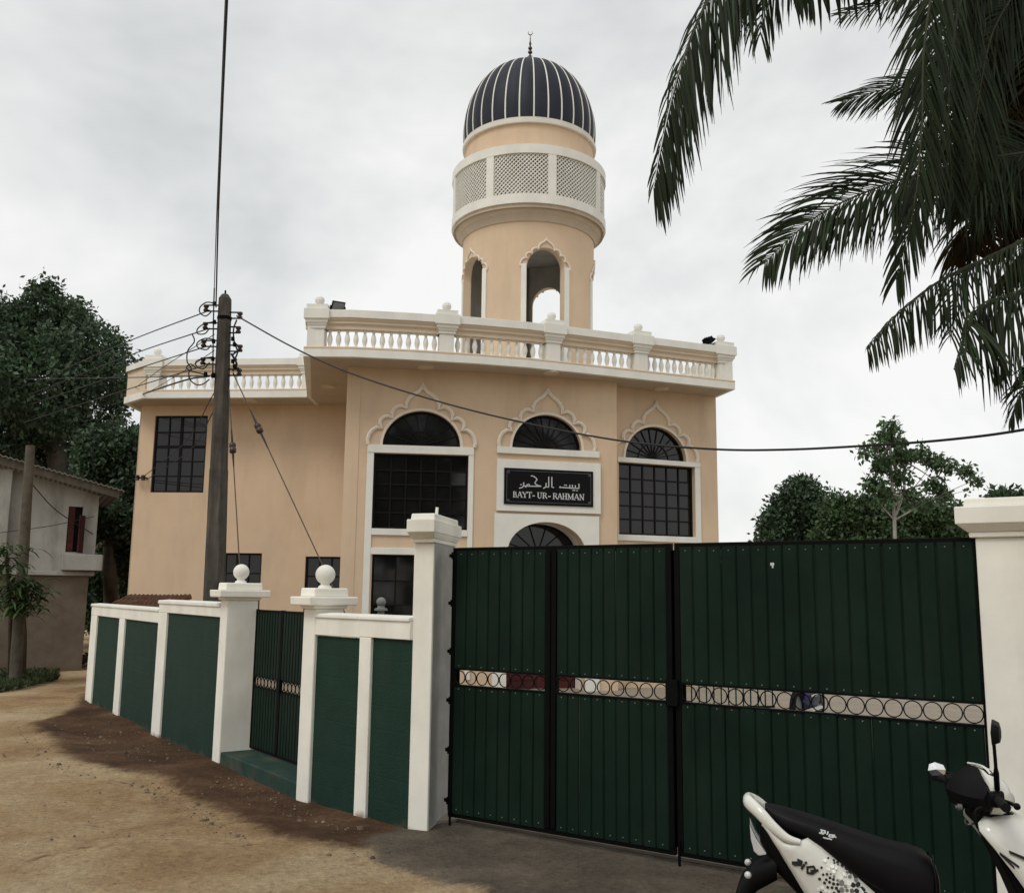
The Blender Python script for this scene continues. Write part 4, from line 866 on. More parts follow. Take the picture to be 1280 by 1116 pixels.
# sign coordinates: x 0..1 across, y 0..1 up, read off the photograph with the tilt taken out
def sp(x, y):   # crop pixels -> board plane
    fx = (x - 162) / (1051 - 162); yt = 190 + fx * 51; yb = 557 + fx * 33; fy = (y - yt) / (yb - yt); return (b0 + fx * bw, c1_ - fy * bh)
ar = MB(); aw_ = 0.020
def A(*pts, w=aw_): ar.stroke(FCp, [sp(*p) for p in pts], w, 0.1005, 0.106)
A((904, 362), (905, 408)); A((906, 406), (812, 402)); A((868, 376), (868, 405)); A((838, 372), (838, 404)); A((812, 372), (812, 402))
A((814, 400), (708, 394)); A((708, 396), (716, 386))
for x, y in ((760, 372), (776, 373), (845, 424), (861, 425), (886, 428)): A((x - 4, y), (x + 4, y), w=0.02)
A((631, 292), (631, 394)); A((629, 392), (649, 394)); A((600, 290), (600, 392)); A((602, 391), (574, 388)); A((574, 352), (572, 388), (548, 402))
A((425, 276), (446, 280), (468, 294), (484, 314), (470, 334), (461, 346), (474, 364), (498, 376), (522, 380)); A((520, 383), (404, 380))
A((404, 381), (386, 378), (384, 366), (396, 360), (408, 366), (407, 380)); A((386, 378), (352, 378)); A((352, 344), (350, 378), (336, 394), (310, 399))
for x, y in ((326, 364), (372, 388)): A((x - 4, y), (x + 4, y), w=0.02)
obj('arabic_lettering', ar, M['sign_letter'], sign)
GL = {  # serif capitals: (points, thick?)
 'B': [([(.2, 0), (.2, 1)], 1), ([(.05, 0), (.55, 0), (.8, .1), (.85, .28), (.7, .48), (.2, .52)], 0), ([(.05, 1), (.5, 1), (.72, .9), (.74, .72), (.6, .55)], 0), ([(.8, .12), (.84, .4)], 1), ([(.72, .62), (.72, .9)], 1)],
 'A': [([(.1, 0), (.5, 1)], 0), ([(.5, 1), (.9, 0)], 1), ([(.25, .35), (.74, .35)], 0), ([(-.05, 0), (.25, 0)], 0), ([(.72, 0), (1.05, 0)], 0)],
 'Y': [([(.1, 1), (.5, .48)], 1), ([(.9, 1), (.5, .48)], 0), ([(.5, .5), (.5, 0)], 1), ([(.32, 0), (.68, 0)], 0), ([(-.05, 1), (.28, 1)], 0), ([(.74, 1), (1.05, 1)], 0)],
 'T': [([(.5, 0), (.5, 1)], 1), ([(.02, .8), (.05, 1), (.95, 1), (.98, .8)], 0), ([(.32, 0), (.68, 0)], 0)],
 '-': [([(.15, .38), (.85, .38)], 1)],
 'U': [([(.2, 1), (.2, .3), (.3, .08), (.5, 0)], 1), ([(.5, 0), (.72, .08), (.82, .3), (.82, 1)], 0), ([(.02, 1), (.38, 1)], 0), ([(.66, 1), (.98, 1)], 0)],
 'R': [([(.2, 0), (.2, 1)], 1), ([(.05, 1), (.5, 1), (.74, .9), (.78, .73), (.66, .55), (.2, .5)], 0), ([(.48, .52), (.95, 0)], 1), ([(.04, 0), (.38, 0)], 0), ([(.76, .65), (.76, .88)], 1)],
 'H': [([(.2, 0), (.2, 1)], 1), ([(.8, 0), (.8, 1)], 1), ([(.2, .52), (.8, .52)], 0), ([(.02, 0), (.38, 0)], 0), ([(.62, 0), (.98, 0)], 0), ([(.02, 1), (.38, 1)], 0), ([(.62, 1), (.98, 1)], 0)],
 'M': [([(.15, 0), (.15, 1)], 0), ([(.15, 1), (.5, .1)], 1), ([(.5, .1), (.85, 1)], 0), ([(.85, 0), (.85, 1)], 1), ([(.0, 0), (.3, 0)], 0), ([(.68, 0), (1.02, 0)], 0), ([(.0, 1), (.15, 1)], 0), ([(.85, 1), (1.02, 1)], 0)],
 'N': [([(.18, 0), (.18, 1)], 0), ([(.15, 1), (.85, 0)], 1), ([(.85, 0), (.85, 1)], 0), ([(.02, 0), (.34, 0)], 0), ([(.02, 1), (.2, 1)], 0), ([(.7, 1), (1.0, 1)], 0)]}
for ch, x0, x1 in (('B', 248, 287), ('A', 288, 340), ('Y', 338, 390), ('T', 388, 434), ('-', 438, 462), ('U', 486, 534), ('R', 538, 584), ('-', 594, 620), ('R', 641, 688), ('A', 686, 736), ('H', 737, 786), ('M', 788, 852), ('A', 854, 906), ('N', 908, 958)):
    m = MB()
    for pts, th_ in GL[ch]:
        m.stroke(FCp, [sp(x0 + px_ * (x1 - x0), (490 + (x0 - 248) * 0.046) - py_ * 56) for px_, py_ in pts], 0.021 if th_ else 0.011, 0.1005, 0.1055)
    obj('letter', m, M['sign_letter'], sign)

# ================================================================== TREES
def leaf_mesh(centers, dirs, size, jitter=0.35):
    """diamond leaves, bent along the midrib: arrays of points and directions"""
    n = len(centers); d = dirs / (np.linalg.norm(dirs, axis=1, keepdims=True) + 1e-9)
    r = RNG.normal(size=(n, 3)); side = np.cross(d, r); side /= np.linalg.norm(side, axis=1, keepdims=True) + 1e-9
    up = np.cross(side, d); L = size * RNG.uniform(1 - jitter, 1 + jitter, (n, 1)); Wd = L * 0.26
    mid = centers + d * L * 0.5
    v = np.stack([centers, mid + side * Wd + up * L * .06, centers + d * L - up * L * .05, mid - side * Wd + up * L * .06], 1).reshape(-1, 3)
    f = (np.arange(n)[:, None] * 4 + np.array([[0, 1, 2, 3]])); return v, f
def np_obj(name, v, f, m, parent=None, origin=None):
    origin = Vector(origin) if origin is not None else (WL[parent] if parent is not None else Vector(v.mean(0)))
    me = bpy.data.meshes.new(name); k = f.shape[1]; me.vertices.add(len(v)); me.loops.add(f.size); me.polygons.add(len(f))
    me.vertices.foreach_set('co', (v - np.array(origin)).astype(np.float32).ravel()); me.loops.foreach_set('vertex_index', f.astype(np.int32).ravel())
    me.polygons.foreach_set('loop_start', (np.arange(len(f)) * k).astype(np.int32)); me.update(calc_edges=True)
    me.materials.append(m); o = bpy.data.objects.new(name, me); COL.objects.link(o)
    if parent is not None: o.parent = parent; o.location = origin - WL[parent]
    else: o.location = origin
    WL[o] = origin; return o
def tree(name, label, cat, base, trunk, blobs, n_twigs, per, leaf, lm, bm_, group=None, tr=0.25, twig=0.55, droop=0.3, shell=0.55, limbs=True, ragged=4):
    base = Vector(base); root = thing(name, base, label, cat, group)
    tk = MB(); tp = catmull([base - Vector((0, 0, .3))] + [Vector(p) for p in trunk], 4); tk.tube(tp, [tr * (1 - 0.6 * i / (len(tp) - 1)) for i in range(len(tp))], 9)
    t_ = obj('trunk', tk, bm_, root, smooth=60)
    if limbs:
        for c, r in blobs:
            s = tp[random.randint(len(tp) // 2, len(tp) - 1)]; c = Vector(c); m_ = s.lerp(c, .5) + Vector((random.uniform(-.3, .3), 0, random.uniform(-.3, .1)))
            obj('limb', MB().tube(catmull([s, m_, c], 4), [tr * .38 * (1 - .8 * i / 8) for i in range(9)], 6), bm_, root, smooth=60)
    big = list(blobs)
    for c, r in big:
        for _ in range(ragged):
            d0 = Vector((random.gauss(0, 1), random.gauss(0, 1), random.gauss(.25, 1))).normalized(); blobs = blobs + [(tuple(Vector(c) + d0 * r * random.uniform(.9, 1.2)), r * random.uniform(.22, .42))]
    w = np.array([r ** 2 for c, r in blobs]); w = w / w.sum(); which = RNG.choice(len(blobs), n_twigs, p=w)
    C = np.array([list(c) for c, r in blobs])[which]; R_ = np.array([r if np.isscalar(r) else r for c, r in blobs])[which]
    d = RNG.normal(size=(n_twigs, 3)); d /= np.linalg.norm(d, axis=1, keepdims=True)
    rad = R_[:, None] * (shell + (1.08 - shell) * RNG.random((n_twigs, 1)) ** 0.7)
    T = C + d * rad * np.array([1, 1, 0.85])
    cen = np.repeat(T, per, 0) + RNG.normal(size=(n_twigs * per, 3)) * twig * 0.33
    dr = np.repeat(d, per, 0) * 0.6 + RNG.normal(size=(n_twigs * per, 3)) * 0.8; dr[:, 2] -= droop
    v, f = leaf_mesh(cen, dr, leaf); o = np_obj('crown', v, f, lm, root); return root
def pb(u, v, r, Y, dy=0.0): p = at(u, v, Y + dy); return ((p.x, p.y, p.z), r / FPX * Y * 1.03)

Yb = 33
tree('broadleaf_tree', 'big dark green tree rising over the old house on the left', 'tree', gz(70, 812), [at(72, 700, Yb), at(75, 600, Yb), at(70, 500, Yb)],
     [pb(20, 425, 48, Yb), pb(70, 415, 42, Yb, 1), pb(112, 440, 38, Yb), pb(45, 480, 55, Yb, -2), pb(105, 500, 50, Yb, 1), pb(130, 470, 28, Yb, -1), pb(15, 555, 55, Yb), pb(75, 565, 52, Yb, 2), pb(-45, 430, 60, Yb), pb(-50, 540, 75, Yb, 2), pb(52, 390, 30, Yb), pb(95, 398, 20, Yb), pb(-20, 470, 45, Yb, -2)],
     3300, 20, 0.19, M['leaf_dark'], M['bark'], tr=0.5, twig=0.46, shell=.68)
tree('broadleaf_tree', 'dark tree filling the gap between the old house and the peach wall', 'tree', gz(139, 800), [at(139, 745, 30), at(136, 690, 30), at(134, 640, 30)],
     [pb(140, 570, 38, 30), pb(158, 640, 36, 30), pb(120, 630, 45, 30, 2), pb(150, 700, 30, 30, 3), pb(100, 690, 50, 30, 5), pb(165, 560, 22, 30), pb(172, 600, 25, 30), pb(170, 690, 30, 31), pb(130, 745, 40, 34)],
     3600, 20, 0.17, M['leaf_dark'], M['bark'], tr=0.28, twig=0.5)
Yr = 46
tree('round_tree', 'round dark green tree beyond the gate, leftmost behind it', 'tree', gz(1003, 797), [at(1003, 720, Yr), at(1003, 640, Yr)],
     [pb(1003, 645, 34, Yr), pb(985, 655, 26, Yr), pb(1020, 650, 28, Yr), pb(968, 660, 15, Yr), pb(1005, 622, 20, Yr), pb(1008, 690, 40, Yr), pb(975, 690, 24, Yr)], 1900, 18, 0.24, M['leaf_dark'], M['bark'], tr=0.3, twig=0.6, limbs=False, shell=.3)
tree('spreading_tree', 'wide flat topped green tree behind the thin pale trunk', 'tree', gz(1100, 797), [at(1100, 720, Yr - 3), at(1100, 670, Yr - 3)],
     [pb(1050, 648, 20, Yr - 3), pb(1080, 645, 22, Yr - 3), pb(1110, 650, 24, Yr - 3), pb(1145, 655, 22, Yr - 3), pb(1180, 662, 20, Yr - 3), pb(1060, 680, 30, Yr - 3), pb(1110, 685, 34, Yr - 3), pb(1160, 690, 30, Yr - 3), pb(1205, 672, 16, Yr - 3), pb(1215, 700, 25, Yr - 3)], 2900, 20, 0.23, M['leaf_mid'], M['bark'], tr=0.3, twig=0.6, limbs=False, shell=.3)
Ys = 38
tree('slender_tree', 'tall thin tree with sparse leaf clumps and a pale trunk above the gate', 'tree', gz(1119, 810), [at(1119, 720, Ys), at(1118, 650, Ys), at(1114, 590, Ys), at(1112, 545, Ys)],
     [pb(1112, 540, 9.9, Ys), pb(1100, 552, 8.1, Ys), pb(1122, 552, 7.4, Ys), pb(1083, 566, 6.2, Ys), pb(1102, 580, 9.3, Ys), pb(1128, 570, 9.3, Ys), pb(1150, 566, 8.1, Ys), pb(1168, 576, 8.7, Ys), pb(1185, 582, 7.4, Ys), pb(1205, 588, 7.4, Ys), pb(1218, 600, 5.6, Ys), pb(1092, 605, 9.3, Ys), pb(1126, 595, 9.3, Ys), pb(1165, 603, 7.4, Ys), pb(1178, 608, 5.6, Ys), pb(1108, 620, 8.7, Ys), pb(1135, 617, 9.3, Ys), pb(1155, 628, 8.1, Ys), pb(1180, 622, 8.7, Ys), pb(1212, 612, 3.7, Ys)],
     300, 13, 0.22, M['leaf_pale'], M['bark_pale'], tr=0.10, twig=0.36, ragged=2, shell=.2, droop=.6)
tree('background_tree', 'small tree top peeping over the right gate pillar', 'tree', gz(1262, 797), [at(1262, 720, 44), at(1262, 640, 44)], [pb(1262, 632, 18, 44), pb(1275, 640, 18, 44), pb(1245, 645, 12, 44), pb(1268, 665, 26, 44)], 420, 13, 0.36, M['leaf_dark'], M['bark'], tr=0.22, limbs=False)

# unseen trees added behind the camera, darkening window reflections and the frontal light
tree('added_reflection_tree', 'unseen dense tree added behind the camera to darken the left bay windows', 'tree', (2.6, -13, 0), [(2.6, -13, 2.5), (2.5, -13, 5)],
     [((2.6, -13, 7), 3.2), ((0.8, -13.5, 6), 2.4), ((4.6, -13.5, 6.2), 2.4), ((2.6, -13, 9.4), 2.4), ((2.5, -12.5, 4.3), 2.3), ((2.8, -13, 11.4), 2.0), ((.6, -13, 8.8), 2.0), ((4.6, -13, 9.0), 2.0)], 900, 14, .34, M['leaf_dark'], M['bark'], tr=.3, limbs=False, shell=.2, group=None)
tree('added_reflection_tree', 'unseen broad tree added behind the camera to darken the left wing windows', 'tree', (-8, -15, 0), [(-8, -15, 2.5), (-8, -15, 5)],
     [((-8, -15, 6.5), 3.4), ((-10.5, -15.5, 5.6), 2.6), ((-5.6, -15, 5.8), 2.5), ((-8, -15, 8.6), 2.4)], 900, 14, .34, M['leaf_dark'], M['bark'], tr=.3, limbs=False, shell=.2, group=None)

# far scrub closing the horizon beyond the yard
n_ = 26000; xx = RNG.uniform(-60, 110, n_); yy = RNG.uniform(68, 84, n_); hh_ = 3.2 + 1.0 * np.sin(xx * .31) + .7 * np.sin(xx * .83 + 1)
pp_ = np.stack([xx, yy, RNG.uniform(0, 1, n_) ** .6 * hh_], -1); v, f = leaf_mesh(pp_, RNG.normal(size=(n_, 3)), .9)
tag(np_obj('far_scrub', v, f, M['leaf_dark'], None, (20, 75, 0)), 'low far scrub closing the horizon beyond the yard', kind='stuff')

# ================================================================== OLD HOUSE ON THE LEFT
HP = Pl(at(118, 700, 24.0).xy, 27.0)
house = thing('old_house', HP.p(-3, 0, -2), 'stained white two level house with a tin roof and bare brown lower wall', 'house')
def hs(u, v): return HP.sz(u, v)
sL = hs(-70, 700)[0]; zf = hs(80, 714)[1]; z_r = hs(118, 612)[1]; z_l = hs(0, 577)[1]
slope = (z_r - z_l) / (0 - hs(0, 600)[0])
def roofz(s): return z_r + slope * s
wo = dict(s0=hs(84, 660)[0], s1=hs(102, 660)[0], z0=hs(93, 690)[1], z1=hs(93, 633)[1])
mb = MB(); wall_holes(mb, HP.p, -2.15, 0, zf, z_r - .15, [wo], .2); mb.pbox(HP, sL, -2.151, zf, z_r - .15, -.2, 0)
mb.prism([HP.p(sL, z_r - .149, 0), HP.p(0, z_r - .149, 0), HP.p(sL, roofz(sL) - .12, 0)], HP.n * -.2)
mb.obox(HP.p(0, zf, -.201), HP.t * -.2, HP.n * -6, (0, 0, z_r - zf - .15)); obj('upper_wall', mb, M['old_white'], house, recalc=False)
obj('buttress', MB().pbox(HP, hs(-8, 640)[0], hs(12, 640)[0], zf + .05, roofz(-2.3) - .2, 0.001, .25), M['old_white'], house, bevel=.02)
obj('lower_wall', MB().pbox(HP, sL, -0.10, -.3, zf - .101, -.25, -.02).obox(HP.p(-.10, -.3, -.251), HP.t * -.25, HP.n * -5.8, (0, 0, zf + .2)), M['mud_wall'], house)
obj('floor_slab', MB().pbox(HP, sL, .02, zf - .10, zf - .001, -6, .10), M['old_white'], house, bevel=.01)
obj('ledge', MB().pbox(HP, hs(77, 700)[0], hs(127, 700)[0], hs(100, 713)[1], hs(100, 693)[1], 0.001, .30).pbox(HP, 0.201, hs(127, 700)[0], hs(100, 713)[1], hs(100, 693)[1], -1.5, 0), M['old_white'], house, bevel=.02)
obj('window_cavity', MB().pbox(HP, wo['s0'] - .05, wo['s1'] + .05, wo['z0'] - .05, wo['z1'] + .05, -.30, -.205), M['win_frame'], house)
wm = (wo['s0'] + wo['s1']) / 2
obj('shutter', MB().pbox(HP, wo['s0'] + .01, wm - .005, wo['z0'] + .02, wo['z1'] - .02, -.06, -.03), M['shutter'], house)
sh = MB(); a_ = HP.p(wo['s1'] + .04, wo['z0'] - .02, 0.02); sh.obox(a_, (HP.t * -.12 + HP.n * .22), (HP.t * .03), (0, 0, (wo['z1'] - wo['z0']) * .82)); obj('shutter', sh, M['shutter'], house)
for k in range(5):
    sh = HP.p(wo['s0'] + .02, wo['z0'] + .08 + k * .2, -.03); obj('shutter_slat', MB().obox(sh, HP.t * (wm - wo['s0'] - .03), HP.n * .012, (0, 0, .15)), M['shutter'], house)
n = 70; s_hi, s_lo = sL - .4, hs(152, 622)[0] * 1.0
top_ = []; 
for d in (.55, -6.3):
    top_.append([HP.p(s_hi + (s_lo - s_hi) * i / n, roofz(s_hi + (s_lo - s_hi) * i / n) + .10 + (0.018 if i % 2 else -.018), d) for i in range(n + 1)])
mb = MB(); m1 = len(top_[0]); mb.add(top_[0] + top_[1] + [p - Vector((0, 0, .03)) for p in top_[0]] + [p - Vector((0, 0, .03)) for p in top_[1]],
    [(i, i + 1, m1 + i + 1, m1 + i) for i in range(m1 - 1)] + [(2 * m1 + i, 3 * m1 + i, 3 * m1 + i + 1, 2 * m1 + i + 1) for i in range(m1 - 1)] + [(i, 2 * m1 + i, 2 * m1 + i + 1, i + 1) for i in range(m1 - 1)])
obj('roof', mb, M['tin'], house)
mb = MB(); mb.prism([HP.p(s_hi, roofz(s_hi) - .12, .50), HP.p(s_lo - .1, roofz(s_lo) - .10, .50), HP.p(s_lo - .1, roofz(s_lo) + .05, .50), HP.p(s_hi, roofz(s_hi) + .05, .50)], HP.n * -.05); obj('barge_board', mb, M['wood'], house)

# leaning timber pole, plants, stakes, rubbish and verge by the house
pB, pT = gz(19, 853), at(38, 557, gz(19, 853).y)
pole2 = tag(obj('timber_pole', MB().tube([pB - Vector((0, 0, .3)), pB.lerp(pT, .5), pT], [.13, .115, .095], 10), M['wood'], smooth=60), 'thin weathered timber pole leaning in front of the old house', 'pole')
def strap_plant(name, label, base, stem_top, n, L, lm, w=.035, stems=1):
    base = Vector(base); root = thing(name, base, label, 'plant')
    top = Vector(stem_top); obj('stem', MB().tube([base - Vector((0, 0, .1)), base.lerp(top, .5) + Vector((.05, 0, 0)), top], [.05, .045, .035], 7), M['bark'], root)
    lf = MB()
    for i in range(n):
        o = top + Vector((random.gauss(0, .22), random.gauss(0, .22), random.uniform(-.75, .15))) * L
        a = random.uniform(0, 6.28); d = Vector((math.cos(a), math.sin(a), random.uniform(.2, 1.2))).normalized(); side = d.cross(Vector((0, 0, 1))).normalized(); p = o.copy(); row = []
        l = L * random.uniform(.5, .9)
        for k in range(5):
            ww = w * math.sin(math.pi * (.18 + .8 * k / 4.2)); row.append((p - side * ww, p + side * ww)); p = p + d * l / 4; d = (d - Vector((0, 0, .42))).normalized()
        lf.add([q for r in row for q in r], [(2 * k, 2 * k + 1, 2 * k + 3, 2 * k + 2) for k in range(4)])
    rawobj('foliage', lf.v, lf.f, lm, root, recalc=False); return root
strap_plant('dracaena_plant', 'strap leaved plant bushing out behind the leaning pole', gz(30, 847), at(27, 735, 20.6), 260, .85, M['leaf_mid'])
strap_plant('dracaena_plant', 'taller thin plant with drooping leaves at the left edge', gz(12, 848), at(8, 690, 20.0), 90, .75, M['leaf_mid'])
for u0, v0, u1, v1, lab in ((61, 832, 58, 790, 'short knobbly stick standing against the brown wall, left of two'), (86, 824, 89, 782, 'thin dry stick standing against the brown wall, right of two')):
    b = gz(u0, v0); t = at(u1, v1, b.y); tag(obj('wooden_stake', MB().tube([b - Vector((0, 0, .1)), b.lerp(t, .4) + Vector((.02, 0, 0)), b.lerp(t, .7) - Vector((.02, 0, 0)), t], [.05, .035, .045, .02], 7), M['wood']), lab, 'stick')
rb = MB()
for i in range(70):
    p = gz(random.gauss(88, 12), random.gauss(830, 3.5)); a = random.uniform(0, 6.28); l = random.uniform(.08, .35); z = random.uniform(.02, .25)
    rb.tube([p + Vector((0, 0, z)), p + Vector((math.cos(a) * l, math.sin(a) * l, z + random.uniform(-.08, .1)))], random.uniform(.01, .04), 5)
tag(obj('rubbish_heap', rb, M['wood']), 'untidy heap of sticks and rubbish at the foot of the brown wall', kind='stuff')
pts = []
while len(pts) < 9000:
    u = random.uniform(-40, 72); v = random.uniform(836, 866) - max(0, u) * .22; p = gz(u, v); pts.append((p.x, p.y, 0.0))
pts = np.array(pts); d = RNG.normal(size=pts.shape) * .5; d[:, 2] = 1.0; v, f = leaf_mesh(pts, d, .10, .6); tag(np_obj('grass', v, f, M['grass'], None, (-10.5, 20, 0)), 'dark grassy verge in front of the old house', kind='stuff')
# loose stones on the damp strip
st = MB(); ns = 0
while ns < 2600:
    u = random.uniform(15, 480); v = random.uniform(875, 1075); p = gz(u, v)
    s_d = float(signed(np.array([p.x]), np.array([p.y]), DAMP)[0])
    if s_d < -0.35 and random.random() > .06: continue
    if s_d > -0.1 and random.random() > .75: continue
    r = 0.0032 * math.exp(abs(random.gauss(0, .75))) ; r = min(r, .03)
    q = [Vector((math.cos(a) * r * random.uniform(.7, 1.3), math.sin(a) * r * random.uniform(.7, 1.3), 0)) + Vector((p.x, p.y, .012)) for a in np.linspace(0, 5.2, 5)]
    st.loft([q, [x + (Vector((p.x, p.y, .012)) - x) * .35 + Vector((0, 0, r * .75)) for x in q]], cap=True); ns += 1
tag(obj('loose_stones', st, M['stone']), 'loose stones and grit along the foot of the wall', kind='stuff')
# low tiled lean-to behind the wall
lt = thing('tiled_lean_to', at(168, 760, 19.5), 'low brown tiled roof just showing over the left boundary wall', 'roof')
lt_a, lt_b = at(128, 757, 19.2), at(212, 757, 19.2); src = None
nt_ = 15
for i in range(nt_):
    for j in range(3):
        p = lt_a.lerp(lt_b, (i + .5) / nt_) + Vector((0, j * .42, -.10 + j * .085)); w = (lt_b - lt_a).length / nt_
        if src is None: src = obj('tile', MB().loft([[p + Vector((w * .52 * x, y, z + .09 * (1 - x * x))) for x in (-1, -.5, 0, .5, 1)] + [p + Vector((w * .52 * x, y, z + .09 * (1 - x * x) - .02)) for x in (1, .5, 0, -.5, -1)] for y, z in ((0, 0), (.47, .075))]), M['tile'], lt, origin=p)
        else: inst(src, lt, p + Vector((0, 0, random.uniform(-.006, .006))))
obj('support_wall', MB().obox(lt_a + Vector((0, .1, -2.6)), lt_b - lt_a, (0, 1.2, 0), (0, 0, 2.45)), M['mud_wall'], lt)
# little stone post in the yard
q = at(476, 766, 12.5); sp_ = thing('stone_post', (q.x, q.y, 0), 'small grey stone post with a ball top standing behind the low wall', 'post')
zb_ = at(476, 763, 12.5).z; obj('shaft', MB().lathe((q.x, q.y, 0), [(.055, 0), (.045, zb_ - .05), (.045, zb_)], 12), M['dark_cavity'], sp_)
obj('ball', MB().lathe((q.x, q.y, zb_), [(.085, 0), (.085, .025), (.05, .035), (.045, .06)], 14).ball((q.x, q.y, zb_ + .11), .062, 16, 10), M['dark_cavity'], sp_, smooth=50)

# ================================================================== UTILITY POLE AND WIRES
PY = 15.0
pt_, pb_ = at(281.5, 372, PY), at(267.5, 750, PY); ax = (pt_ - pb_) / (pt_.z - pb_.z)
def pole_at(z): return pb_ + ax * (z - pb_.z)
up_ = thing('utility_pole', pole_at(0), 'weathered grey concrete utility pole rising behind the wall left of the small gate', 'utility pole')
mb = MB(); rings = []
for z, w in ((-.3, .165), (pb_.z, .147), (pb_.z + (pt_.z - pb_.z) * .42, .128), (pb_.z + (pt_.z - pb_.z) * .421, .122), (pt_.z - .12, .093), (pt_.z - .02, .09), (pt_.z + .05, .05)):
    c = pole_at(z); rings.append([c + Vector((x * w, y * w, 0)) for x, y in ((-.55, -1), (.55, -1), (1, -.55), (1, .55), (.55, 1), (-.55, 1), (-1, .55), (-1, -.55))])
mb.loft(rings); obj('shaft', mb, M['pole'], up_); obj('top_pin', MB().tube([pole_at(pt_.z + .03), pole_at(pt_.z + .12)], .015, 6), M['black_metal'], up_)
obj('clamp_band', MB().lathe(pole_at(at(281, 400, PY).z), [(.115, 0), (.118, .05)], 16), M['black_metal'], up_)
def bracket(u, v, sgn):
    z = at(u, v, PY).z; c = pole_at(z); x0 = c + Vector((sgn * .09, -.03, 0)); L = abs(at(u, v, PY).x - c.x)
    b = obj('bracket', MB().tube([x0 + Vector((0, 0, .05)), x0 + Vector((sgn * (L), 0, .05))], .013, 6).tube([x0 - Vector((0, 0, .05)), x0 + Vector((sgn * (L), 0, -.05))], .013, 6), M['black_metal'], up_)
    q = x0 + Vector((sgn * (L - .03), 0, -.055)); obj('insulator', MB().lathe(q, [(.02, 0), (.042, .005), (.045, .03), (.028, .045), (.028, .06), (.045, .075), (.042, .105), (.02, .11)], 12), M['porcelain'], b, smooth=50)
    return q + Vector((0, 0, .055))
left_ins = [bracket(u, v, -1) for u, v in ((263, 386), (262, 408), (260, 430), (259, 452))]
right_ins = [bracket(u, v, 1) for u, v in ((296, 395), (294, 413), (296, 436), (295, 466))]
for (u, v) in ((268, 380), (268, 403), (267, 427), (266, 449), (266, 470), (291, 424), (293, 431), (291, 452), (293, 458), (267, 469), (257, 468)):
    c = at(u, v, PY - .12); obj('wire_clamp', MB().cbox(c - Vector((0, 0, .03)), .05, .05, .07), M['black_metal'], up_, bevel=.01)
def loop(pts, r=.011): obj('jumper_wire', MB().tube(catmull([at(u, v, PY - .1) for u, v in pts], 5), r, 5), M['wire'], up_)
loop([(268, 379), (258, 378), (250, 384), (250, 391), (257, 395), (264, 390)]); loop([(268, 402), (255, 405), (247, 411), (247, 417), (256, 417), (262, 410)]); loop([(266, 424), (256, 423), (247, 428), (247, 434), (258, 437), (264, 431)])
loop([(266, 446), (254, 448), (245, 452), (246, 458), (254, 461), (262, 453)]); loop([(240, 417), (243, 427), (235, 438), (234, 452), (239, 460), (236, 466), (238, 475), (246, 481), (254, 480), (262, 474)]); loop([(262, 470), (252, 467), (240, 464), (233, 460), (238, 455), (245, 460)])
loop([(292, 462), (298, 460), (299, 466), (295, 470), (291, 466)]); loop([(296, 400), (292, 412), (293, 428), (297, 440), (292, 452)], .014); loop([(293, 428), (299, 436), (291, 444), (296, 450)], .016); loop([(289, 442), (296, 455), (291, 464)], .018)
loop([(268, 360), (267, 395), (266, 470)], .012)
def wire(name, label, pts, r, m='wire', k=8, group=None, cat='wire'):
    return tag(obj(name, MB().tube(catmull(pts, k), r, 6), M[m]), label, cat, group)
wire('overhead_wire', 'long black wire sagging from the pole across the front of the mosque to the right', [at(296, 395, PY), at(366, 434, 14.1), at(437, 466, 13.3), at(535, 498, 12.5), at(640, 525, 11.8), at(770, 550, 10.9), at(885, 561, 10.1), at(980, 562, 9.5), at(1100, 556, 8.8), at(1190, 549, 8.3), at(1280, 537, 7.8), at(1420, 508, 7.1)], .0125)
wire('overhead_cable', 'twin black cable climbing straight up from the pole top, thicker strand', [at(270, 384, PY), at(272.5, 280, 11.0), at(276, 180, 8.6), at(280, 80, 7.0), at(283.5, 0, 6.1), at(287, -70, 5.4)], .0105)
wire('overhead_cable', 'twin black cable climbing straight up from the pole top, thinner strand beside it', [at(267, 386, PY), at(270.5, 280, 11.1), at(274.5, 180, 8.7), at(278.5, 80, 7.1), at(282, 0, 6.2), at(285.5, -70, 5.5)], .006)
LW = [('topmost of the wires running left from the pole to the tree', (262, 388), (150, 431), (40, 480), .010), ('second wire from the top running left from the pole to the tree', (260, 411), (157, 446), (40, 492), .010),
      ('third wire down running left from the pole across the left parapet', (258, 433), (156, 466), (40, 505), .010), ('fourth wire down running left from the pole across the left parapet', (256, 457), (152, 489), (30, 528), .009),
      ('level wire running left from the pole at parapet height', (262, 470), (155, 472), (30, 474), .010), ('thick low cable running left from the pole under the left parapet', (262, 470), (222, 478), (140, 506), .017),
      ('thin slack wire crossing down left from the second bracket', (268, 418), (200, 462), (150, 499), .007), ('thin slack wire crossing down left from the third bracket', (268, 438), (220, 470), (165, 502), .007)]
for lab, a, b, c, r in LW:
    wire('overhead_wire', lab, [at(*a, PY - .05), at(*b, 19.0), at(*c, 27.0)], r, group='wires strung left from the pole')
brk = FWp.sz(180, 598)
bq = FWp.p(brk[0], brk[1], .12)
wb = thing('wall_bracket', FWp.p(brk[0], brk[1], 0), 'small insulator bracket at the left corner of the peach wall', 'bracket')
obj('arm', MB().tube([FWp.p(brk[0] + .1, brk[1], -.01), FWp.p(brk[0] + .08, brk[1], .14), FWp.p(brk[0] - .12, brk[1], .15)], .02, 6), M['black_metal'], wb)
